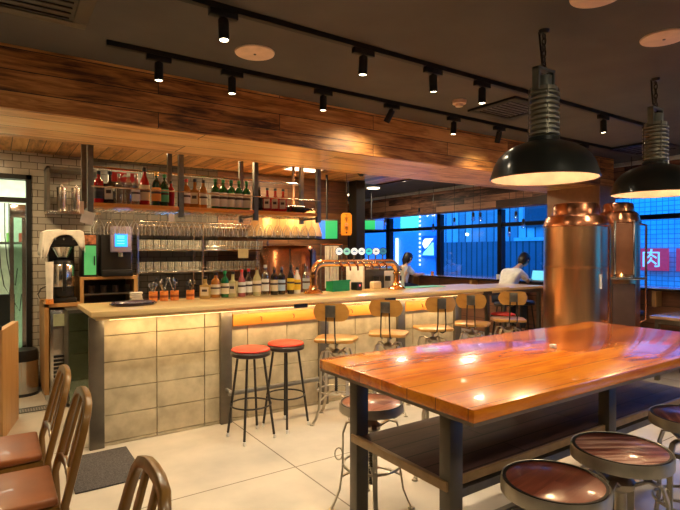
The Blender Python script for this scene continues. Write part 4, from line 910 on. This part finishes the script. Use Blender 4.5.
MB().tube([onr(.23, ab + 1.35, 1.82), onr(.30, ab + 1.30, 1.80), onr(.30, ab + 1.30, 1.74), onr(.30, ab + 1.30, .70), onr(.23, ab + 1.35, .66)], .012, 10).build('handle', M['copperd'], tb)
face(tb, ab + .25, .245, .24, .12, 1.12, .02, flat('dark_brown_panel', (.13, .07, .055), .4, .3), 'lower_panel')
cd = thing('candle', 'small lit candle glass on the tank drip shelf', 'candle', tuple(Vector((6.22, 3.22, 1.201)) + Vector(onr(.30, ab + .12, 0))))
MB().lathe([(0, 0), (.018, 0), (.02, .03), (.017, .03), (.016, .006), (0, .006)], 14).build('cup', M['glass'], cd)
MB().lathe([(0, .008), (.003, .01), (.005, .025), (0, .05)], 8).build('flame', glow('flame', (1, .55, .15), 14), cd)

# ================================================================== WINDOW DESK, FAR FURNITURE
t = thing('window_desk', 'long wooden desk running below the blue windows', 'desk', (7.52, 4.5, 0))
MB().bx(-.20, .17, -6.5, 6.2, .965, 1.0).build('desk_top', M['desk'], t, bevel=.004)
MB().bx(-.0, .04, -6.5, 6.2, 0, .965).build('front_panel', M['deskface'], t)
for k in range(8): MB().bx(-.17, .0, -6.0 + 1.6 * k, -5.95 + 1.6 * k, .75, .965).build('bracket', M['cab'], t)
def small_table(loc, sx_, sy_, h, label, top, nm='side_table'):
    t = thing(nm, label, 'table', loc)
    MB().bx(-sx_, sx_, -sy_, sy_, h - .035, h).build('table_top', top, t, bevel=.004)
    MB().bx(-sx_ + .04, sx_ - .04, -sy_ + .04, sy_ - .04, h - .09, h - .035).build('apron', M['post'], t)
    for a in (-1, 1):
        for b in (-1, 1): MB().bx(a * (sx_ - .06) - .022, a * (sx_ - .06) + .022, b * (sy_ - .06) - .022, b * (sy_ - .06) + .022, 0, h - .09).build('leg', M['post'], t)
small_table((6.69, 2.30, 0), .38, .60, .75, 'low wooden table standing beyond the big table near the tanks', M['desk'])
small_table((5.95, 4.80, 0), .62, .36, 1.0, 'high pale table behind the far end of the bar counter', M['counter'], 'high_table')

# ---------------- stools
def arched_base(t, hs, spread=.235, m=None, legw=.026, legt=.009):
    m = m or M['castmet']
    hub = hs - .055
    MB().lathe([(0, hub - .20), (.022, hub - .20), (.022, hub - .12), (.05, hub - .10), (.055, hub - .075), (.03, hub - .05), (.016, hub - .045), (.016, hub), (0, hub)], 20).build('hub', m, t)
    sc = MB(); z = hub - .42
    sc.rod((0, 0, z), (0, 0, hub - .18), .012)
    k = z
    while k < hub - .20: sc.lathe([(.012, k), (.0165, k + .005), (.012, k + .010)], 12); k += .016
    sc.build('screw_stem', M['iron'], t)
    for i in range(4):
        a = PI / 4 + i * PI / 2; c, s = math.cos(a), math.sin(a)
        pr = [(.04, hub - .085), (.10, hub - .05), (.145, hub - .06), (.165, hub - .12), (.165, hub - .22), (.168, .24), (.185, .12), (.215, .045), (spread, .008)]
        b = MB(); b.tube([(r * c, r * s, z) for r, z in pr], 0, flatx=(legw, legt)); b.lathe([(0, 0), (.022, 0), (.020, .012), (0, .014)], 14, (spread * c, spread * s, 0)); b.build('leg', m, t)
    MB().ring((0, 0, .27), .163, .008).build('foot_ring', m, t)
    b = MB()
    for i in range(2):
        a = PI / 4 + i * PI / 2; c, s = math.cos(a), math.sin(a)
        b.tube([(r * c, r * s, .20 + .05 * (1 - (r / .17) ** 2)) for r in (-.168, -.11, -.05, 0, .05, .11, .168)], 0, flatx=(.02, .008))
    b.build('stretcher', m, t)
    for i in range(4):
        b = MB(); a = PI / 4 + i * PI / 2; c, s = math.cos(a), math.sin(a)
        pts = [((.19 + .022 * math.cos(q)) * c, (.19 + .022 * math.cos(q)) * s, .33 + .035 * math.sin(q)) for q in [2 * PI * k / 12 for k in range(12)]]
        b.tube(pts, .004, 6, closed=True); b.build('scroll', m, t)
def work_stool(loc, hs, rz, label, sm, group='round-seated industrial stools around the big table'):
    t = thing('industrial_stool', label, 'stool', loc, rz, group)
    R = .182
    MB().lathe([(0, hs - .018), (R - .004, hs - .018), (R - .004, hs - .004), (R - .012, hs), (0, hs)], 48).build('seat', sm, t)
    MB().lathe([(R - .004, hs - .045), (R + .004, hs - .045), (R + .004, hs - .006), (R + .001, hs + .003), (R - .004, hs - .002)], 48).build('seat_rim', M['castmet'], t)
    MB().lathe([(R - .016, hs), (R - .005, hs - .001), (R - .005, hs + .0035), (R - .016, hs + .002)], 48).build('rim_inlay', M['iron'], t)
    b = MB(); b.bx(-R + .01, R - .01, -.015, .015, hs - .055, hs - .02); b.bx(-.015, .015, -R + .01, R - .01, hs - .055, hs - .02); b.build('seat_cross', M['iron'], t)
    arched_base(t, hs); return t
work_stool((1.80, 2.34, 0), .625, .25, 'industrial stool with shiny brown seat at the bar-side table corner', M['seatwood2'])
work_stool((2.50, 2.46, 0), .60, .7, 'industrial stool mostly hidden behind the table, bar side', M['seatwood2'])
work_stool((1.665, 1.085, 0), .672, .15, 'industrial stool with smooth red-brown seat, in front of the table corner', M['seatwood2'])
work_stool((2.075, 1.06, 0), .710, -.55, 'industrial stool with streaky worn seat, highest beside the table', M['seatwood'])
work_stool((2.83, 1.10, 0), .69, .6, 'industrial stool cut by the frame beyond the streaky one', M['seatwood'])
work_stool((3.45, 1.06, 0), .68, .9, 'industrial stool at the far end of the table near side', M['seatwood2'])

def back_stool(loc, rz, label):
    hs = .735
    t = thing('backrest_bar_stool', label, 'bar stool', loc, rz, 'wooden backrest stools along the bar')
    # faces +Y; saddle seat
    poly = [(-.17, -.14), (-.13, -.175), (.13, -.175), (.17, -.14), (.19, .06), (.16, .15), (.08, .175), (-.08, .175), (-.16, .15), (-.19, .06)]
    MB().prism(poly, .026, z0=hs - .026).build('seat', M['ply'], t, bevel=.006)
    b = MB(); n = 12; R = .32; fr = []; 
    ys = lambda a: -.245 + R - R * math.cos(a)
    outl = []
    rows = 8; cols = 14; hw = .158; hh = .075
    def corner(u):  # half height at lateral position u (rounded ends)
        d = max(0, abs(u) - (hw - .065)) / .065; return hh * math.sqrt(max(0.02, 1 - d * d))
    F, Bk = [], []
    for i in range(cols + 1):
        u = -hw + 2 * hw * i / cols; a = u / R; x = R * math.sin(a); y = -.245 + R - R * math.cos(a); h_ = corner(u); cf, cb_ = [], []
        for j in range(rows + 1):
            z = .985 + h_ * (2 * j / rows - 1)
            cf.append(b.bm.verts.new((x, y, z))); cb_.append(b.bm.verts.new((x * 1.02, y - .011, z)))
        F.append(cf); Bk.append(cb_)
    for G, rev in ((F, 0), (Bk, 1)):
        for i in range(cols):
            for j in range(rows): b.bm.faces.new((G[i][j], G[i + 1][j], G[i + 1][j + 1], G[i][j + 1]))
    for i in range(cols):
        for j in (0, rows): b.bm.faces.new((F[i][j], F[i + 1][j], Bk[i + 1][j], Bk[i][j]))
    for j in range(rows):
        for i in (0, cols): b.bm.faces.new((F[i][j], F[i][j + 1], Bk[i][j + 1], Bk[i][j]))
    b.build('backrest', M['ply'], t)
    for s in (-1, 1): MB().tube([(s * .035, -.02, hs - .034), (s * .04, -.17, hs - .036), (s * .042, -.245, hs - .01), (s * .04, -.264, hs + .06), (s * .036, -.262, .96)], .0065, 8).build('back_rod', M['iron'], t)
    MB().bx(-.042, .042, -.272, -.256, .945, 1.045).build('bracket', M['steel'], t, bevel=.003)
    MB().lathe([(0, hs - .05), (.06, hs - .05), (.07, hs - .028), (0, hs - .028)], 20).build('seat_plate', M['iron'], t)
    arched_base(t, hs - .0, .25, M['castmet']); return t
bs = back_stool((2.50, 3.76, 0), -.78, 'wooden backrest bar stool beside the red seated stools')
for x, rz, lb in ((3.08, -.80, 'wooden backrest bar stool, second from the red stools'), (3.66, -.45, 'wooden backrest bar stool, third from the red stools'), (4.24, -.9, 'wooden backrest bar stool, fourth from the red stools'), (4.84, -.7, 'wooden backrest bar stool at the open end of the counter')):
    dup(bs, (x, 3.74, 0), rz, lb)

def red_stool(loc, rz, label, sm=None, h=.72):
    t = thing('round_bar_stool', label, 'bar stool', loc, rz, 'round cushioned stools')
    MB().lathe([(0, h - .02), (.145, h - .02), (.155, h - .012), (.150, h - .004), (.12, h + .004), (0, h + .006)], 40).build('cushion', sm or M['redseat'], t)
    MB().lathe([(0, h - .065), (.135, h - .065), (.158, h - .055), (.160, h - .03), (.152, h - .02), (0, h - .02)], 40).build('seat_band', flat('dark_brown_vinyl', (.035, .022, .018), .35), t)
    for i in range(4):
        a = PI / 4 + i * PI / 2; c, s = math.cos(a), math.sin(a)
        l = MB().rod((.105 * c, .105 * s, h - .06), (.19 * c, .19 * s, .03), .010, n=10).build('leg', M['iron'], t)
        MB().lathe([(0, 0), (.012, 0), (.013, .03), (0, .034)], 12, (.193 * c, .193 * s, 0)).build('foot_cap', M['white'], l)
    MB().ring((0, 0, .27), .162, .007).build('foot_ring', M['iron'], t)
    return t
red_stool((1.70, 3.80, 0), .1, 'red cushioned bar stool standing beside the first steel bar post')
red_stool((2.06, 3.88, 0), .35, 'red cushioned bar stool between its twin and the backrest stools')
red_stool((5.40, 4.25, 0), .2, 'red topped stool tucked under the high pale table', h=.70)
dk = flat('navy_vinyl', (.03, .04, .10), .3)
red_stool((6.90, 5.02, 0), .2, 'dark topped stool at the window desk beside the copper tank', dk, .72)
red_stool((6.95, 3.42, 0), .2, 'dark topped stool at the window desk behind the tanks', dk, .72)
red_stool((6.95, 5.46, 0), .2, 'dark topped stool under the person in the white shirt', dk, .66)
red_stool((6.95, 8.05, 0), .2, 'dark topped stool under the person in the blue-grey shirt', dk, .66)

# ================================================================== BIG TABLE
TX0, TX1, TY0, TY1, TZ = 1.366, 3.86, 1.195, 2.21, .95
tcx, tcy = (TX0 + TX1) / 2, (TY0 + TY1) / 2
t = thing('communal_table', 'large glossy orange wooden high table on steel frame', 'table', (tcx, tcy, 0))
MB().bx(TX0 - tcx, TX1 - tcx, TY0 - tcy, TY1 - tcy, TZ - .048, TZ).build('table_top', M['table'], t, bevel=.004)
b = MB(); b.bx(TX0 - tcx + .004, TX1 - tcx - .004, TY0 - tcy + .004, TY1 - tcy - .004, TZ - .062, TZ - .048); b.build('edge_plate', flat('pale_brown_steel_edge', (.22, .16, .10), .45, .3), t)
b = MB()
for y in (1.44, 2.06): b.bx(1.46 - tcx, 3.80 - tcx, y - .02 - tcy, y + .02 - tcy, TZ - .10, TZ - .062)
b.build('top_frame', M['post'], t)
for x in (1.51, 2.68, 3.76):
    for y in (1.44, 2.065): MB().bx(x - .036 - tcx, x + .036 - tcx, y - .03 - tcy, y + .03 - tcy, 0, TZ - .062).build('leg', M['post'], t, bevel=.003)
MB().bx(1.488 - tcx, 3.80 - tcx, 1.445 - tcy, 2.04 - tcy, .555, .583).build('lower_shelf', M['shelf'], t, bevel=.002)
oak = flat('pale_oak_edge', (.36, .22, .10), .45, noise=.15, scale=25)
MB().bx(1.463 - tcx, 1.488 - tcx, 1.42 - tcy, 2.07 - tcy, .550, .588).build('shelf_edge', oak, t, bevel=.002)
MB().bx(1.488 - tcx, 3.80 - tcx, 1.43 - tcy, 1.445 - tcy, .553, .588).build('shelf_edge', oak, t, bevel=.002)
b = MB(); b.bx(1.54 - tcx, 3.73 - tcx, 1.43 - tcy, 1.46 - tcy, .50, .535); b.bx(1.54 - tcx, 3.73 - tcx, 2.04 - tcy, 2.07 - tcy, .50, .535); b.build('shelf_rail', M['steel'], t)
b = MB()
b.bx(1.50 - tcx, 3.80 - tcx, 1.715 - tcy, 1.745 - tcy, .12, .15)
for x in (1.51, 2.68, 3.76): b.bx(x - .015 - tcx, x + .015 - tcx, 1.41 - tcy, 2.05 - tcy, .12, .15)
b.build('bottom_rail', M['post'], t)
tag(MB().bx(2.60, 2.63, 1.70, 1.73, .9505, .972).build('table_marker', M['paper'], bevel=.003), 'tiny white block standing on the glossy orange table', 'table marker')

# ================================================================== DINING CHAIRS (left)
def dining_chair(loc, rz, label):
    t = thing('dining_chair', label, 'chair', loc, rz, 'wooden dining chairs with tan seats')
    # faces +Y, back at -Y; seat 0.45
    MB().prism([(-.20, -.19), (.20, -.19), (.215, .21), (-.215, .21)], .035, z0=.455).build('seat_cushion', M['leather'], t, bevel=.014, seg=3)
    b = MB(); b.prism([(-.195, -.195), (.195, -.195), (.205, .195), (-.205, .195)], .055, z0=.395); b.build('seat_frame', M['chair'], t, bevel=.004)
    for s in (-1, 1): MB().tube([(s * .185, .18, .40), (s * .195, .20, 0)], [.024, .017], 10).build('front_leg', M['chair'], t)
    # hoop: rear posts rise, lean back and join over the top
    def pt(u, z):  # lean
        return (u, -.205 - max(0, z - .42) * .25 + (-.0 if z > .42 else (.42 - z) * -.10), z)
    hoop = [pt(-.205, 0.0), pt(-.205, .25), pt(-.203, .45), pt(-.195, .62), pt(-.182, .74), pt(-.168, .80), pt(-.135, .835), pt(-.07, .852), pt(0, .856)]
    hoop += [(-x, y, z) for x, y, z in reversed(hoop[:-1])]
    MB().tube(hoop, 0, flatx=(.030, .036)).build('back_frame', M['chair'], t, bevel=.006)
    for u in (-.062, .062):
        MB().tube([pt(u * 1.15, .53), pt(u * 1.1, .65), pt(u, .75), pt(u * .95, .845)], 0, flatx=(.014, .040)).build('back_slat', M['chair'], t, bevel=.003)
    MB().tube([pt(-.185, .52), pt(-.10, .545), pt(0, .553), pt(.10, .545), pt(.185, .52)], 0, flatx=(.018, .040)).build('back_rail', M['chair'], t, bevel=.004)
    for z in (.2,): 
        for s in (-1, 1): MB().rod((s * .19, .17, z), (s * .195, -.215, z), .010).build('side_stretcher', M['chair'], t)
    return t
ch = dining_chair((.0, 3.13, 0), PI / 2, 'wooden dining chair with tan seat, closest to the bar entrance')
dup(ch, (.02, 2.57, 0), PI / 2, 'wooden dining chair with tan seat, middle of the three in the row')
dup(ch, (.07, 1.55, 0), PI / 2, 'wooden dining chair whose backrest alone shows at the picture bottom')

# ================================================================== PEOPLE
def skin_obj(name, pts, edges, rad, m, parent, sub=2):
    me = bpy.data.meshes.new(name); me.from_pydata([Vector(p) for p in pts], edges, []); me.update()
    o = bpy.data.objects.new(name, me); COL.objects.link(o); me.materials.append(m); o.parent = parent
    md = o.modifiers.new('skin', 'SKIN'); md.use_smooth_shade = True
    for i, r in enumerate(rad):
        v = me.skin_vertices[0].data[i]; v.radius = (r, r) if not isinstance(r, tuple) else r
    me.skin_vertices[0].data[0].use_root = True
    s = o.modifiers.new('sub', 'SUBSURF'); s.levels = sub; s.render_levels = sub
    return o
def person(loc, rz, label, shirt, lean, hair_long):
    """seated on a 0.66 stool, faces +Y, forearms on the 1.0 desk"""
    t = thing('person', label, 'person', loc, rz)
    SH = .67
    pel = (0, 0, SH + .10); wa = (0, .02 + lean * .10, SH + .26); cht = (0, .04 + lean * .26, SH + .42); nk = (0, .06 + lean * .40, SH + .53); hd0 = (0, .09 + lean * .52, SH + .60); hd1 = (0, .12 + lean * .58, SH + .67)
    P = [pel, wa, cht, nk, hd0]; E_ = [(0, 1), (1, 2), (2, 3), (3, 4)]; Rr = [(.14, .11), (.12, .09), (.145, .10), (.05, .05), (.05, .055)]
    for s in (-1, 1):
        b0 = len(P)
        P += [(s * .15, cht[1] + .01, cht[2] + .05), (s * .21, cht[1] + .13, SH + .33), (s * .17, .42, SH + .345), (s * .12, .50, SH + .350)]
        E_ += [(2, b0), (b0, b0 + 1), (b0 + 1, b0 + 2), (b0 + 2, b0 + 3)]; Rr += [.05, .042, .028, .028]
        for k in range(5):
            fx = s * (.12 - .02 + .011 * k * 1.0) if k < 4 else s * .085
            c0 = len(P)
            if k < 4: P += [(fx, .555, SH + .352), (fx, .585 - abs(k - 1.5) * .006, SH + .346)]
            else: P += [(fx, .52, SH + .35), (fx - s * .012, .545, SH + .346)]
            E_ += [(b0 + 3, c0), (c0, c0 + 1)]; Rr += [.009, .007]
        l0 = len(P)
        P += [(s * .09, .03, SH + .085), (s * .11, .40, SH + .07), (s * .11, .36, .30), (s * .11, .34, .16), (s * .11, .44, .13)]
        E_ += [(0, l0), (l0, l0 + 1), (l0 + 1, l0 + 2), (l0 + 2, l0 + 3), (l0 + 3, l0 + 4)]; Rr += [.085, .062, .048, .036, .032]
    body = skin_obj('body', P, E_, Rr, M['skin'], t)
    # head with face
    hc = Vector(hd1); hm = MB(); hm.lathe([(0, -.115), (.035, -.108), (.058, -.07), (.072, -.01), (.076, .04), (.066, .085), (.04, .112), (0, .12)], 24, Mx=Matrix.Translation(hc) @ Matrix.Rotation(-.35 - lean * .5, 4, 'X') @ Matrix.Diagonal((1, 1.22, 1, 1)))
    hm.build('head', M['skin'], t)
    fm = Matrix.Translation(hc) @ Matrix.Rotation(-.35 - lean * .5, 4, 'X')
    MB().prism([(-.012, 0), (.012, 0), (.004, .03), (-.004, .03)], .04, fm @ Matrix.Translation((0, .085, -.015)) @ Matrix.Rotation(PI / 2 * 0, 4, 'X')).build('nose', M['skin'], t, bevel=.004)
    for s in (-1, 1):
        MB().lathe([(0, -.008), (.011, 0), (0, .008)], 10, Mx=fm @ Matrix.Translation((s * .03, .082, .02))).build('eye', M['black'], t)
        MB().lathe([(0, -.025), (.012, -.01), (.014, .01), (0, .028)], 10, Mx=fm @ Matrix.Translation((s * .078, 0, .0))).build('ear', M['skin'], t)
    MB().box((0, .085, -.055), (.04, .008, .008), Mx=fm).build('mouth', flat('lips', (.5, .16, .12), .5), t)
    hr = MB(); hr.lathe([(.070, -.03), (.084, .0), (.088, .045), (.078, .095), (.048, .125), (0, .134)], 24, Mx=fm @ Matrix.Translation((0, -.014, 0)) @ Matrix.Diagonal((1, 1.22, 1, 1)))
    hr.lathe([(0, -.115), (.05, -.105), (.078, -.06), (.088, 0), (.08, .05), (0, .10)], 20, Mx=fm @ Matrix.Translation((0, -.035, -.0)))
    if hair_long: hr.tube([(hc.x, hc.y - .07, hc.z + .05), (hc.x, hc.y - .10, hc.z - .03), (hc.x, hc.y - .105, hc.z - .13)], [.05, .055, .03], 14)
    hr.build('hair', M['hair'], t)
    # shirt
    P = [pel, wa, cht, (nk[0], nk[1] - .01, nk[2] - .02)]; E_ = [(0, 1), (1, 2), (2, 3)]; Rr = [(.165, .135), (.155, .12), (.175, .125), (.065, .065)]
    for s in (-1, 1):
        b0 = len(P); P += [(s * .155, cht[1] + .01, cht[2] + .05), (s * .205, cht[1] + .11, SH + .35)]; E_ += [(2, b0), (b0, b0 + 1)]; Rr += [.07, .062]
    skin_obj('shirt', P, E_, Rr, shirt, t)
    P = [(0, 0, SH + .10)]; E_ = []; Rr = [(.15, .115)]
    for s in (-1, 1):
        l0 = len(P); P += [(s * .09, .03, SH + .088), (s * .11, .40, SH + .073), (s * .11, .36, .30), (s * .11, .34, .20)]; E_ += [(0, l0), (l0, l0 + 1), (l0 + 1, l0 + 2), (l0 + 2, l0 + 3)]; Rr += [.10, .072, .058, .05]
        MB().box((s * .11, .40, .105), (.085, .24, .07)).build('shoe', M['black'], t, bevel=.02)
    skin_obj('trousers', P, E_, Rr, flat('dark_trousers', (.03, .035, .06), .8), t)
person((6.95, 5.46, 0), -PI / 2, 'person in white short-sleeved shirt bent over the window desk, seen from behind', flat('white_shirt', (.82, .78, .72), .85, bump=.2), .72, False)
person((6.95, 8.05, 0), -PI / 2, 'person in blue-grey shirt sitting at the far window desk', flat('blue_grey_shirt', (.55, .60, .78), .85, bump=.2), .15, True)
t = thing('laptop', 'open laptop on the window desk beside the white-shirted person', 'laptop', (7.45, 5.22, 1.001), -PI / 2)
MB().bx(-.14, .14, -.09, .09, 0, .012).build('keyboard_base', M['steel'], t, bevel=.002)
MB().box((0, .115, .085), (.28, .006, .17), rx=-.25).build('screen', flat('laptop_screen', (.2, .5, .6), .3, emit=(.1, .6, .8), es=.8), t)
for k, (y, lb) in enumerate(((5.95, 'small white cup on the window desk near the person in white'), (7.6, 'orange drink glass on the far window desk'))):
    tag(MB().lathe([(0, 0), (.03, 0), (.036, .08), (.032, .08), (.027, .006), (0, .006)], 16, (7.42, y, 1.001)).build('cup', M['white'] if k == 0 else M['orange']), lb, 'cup')
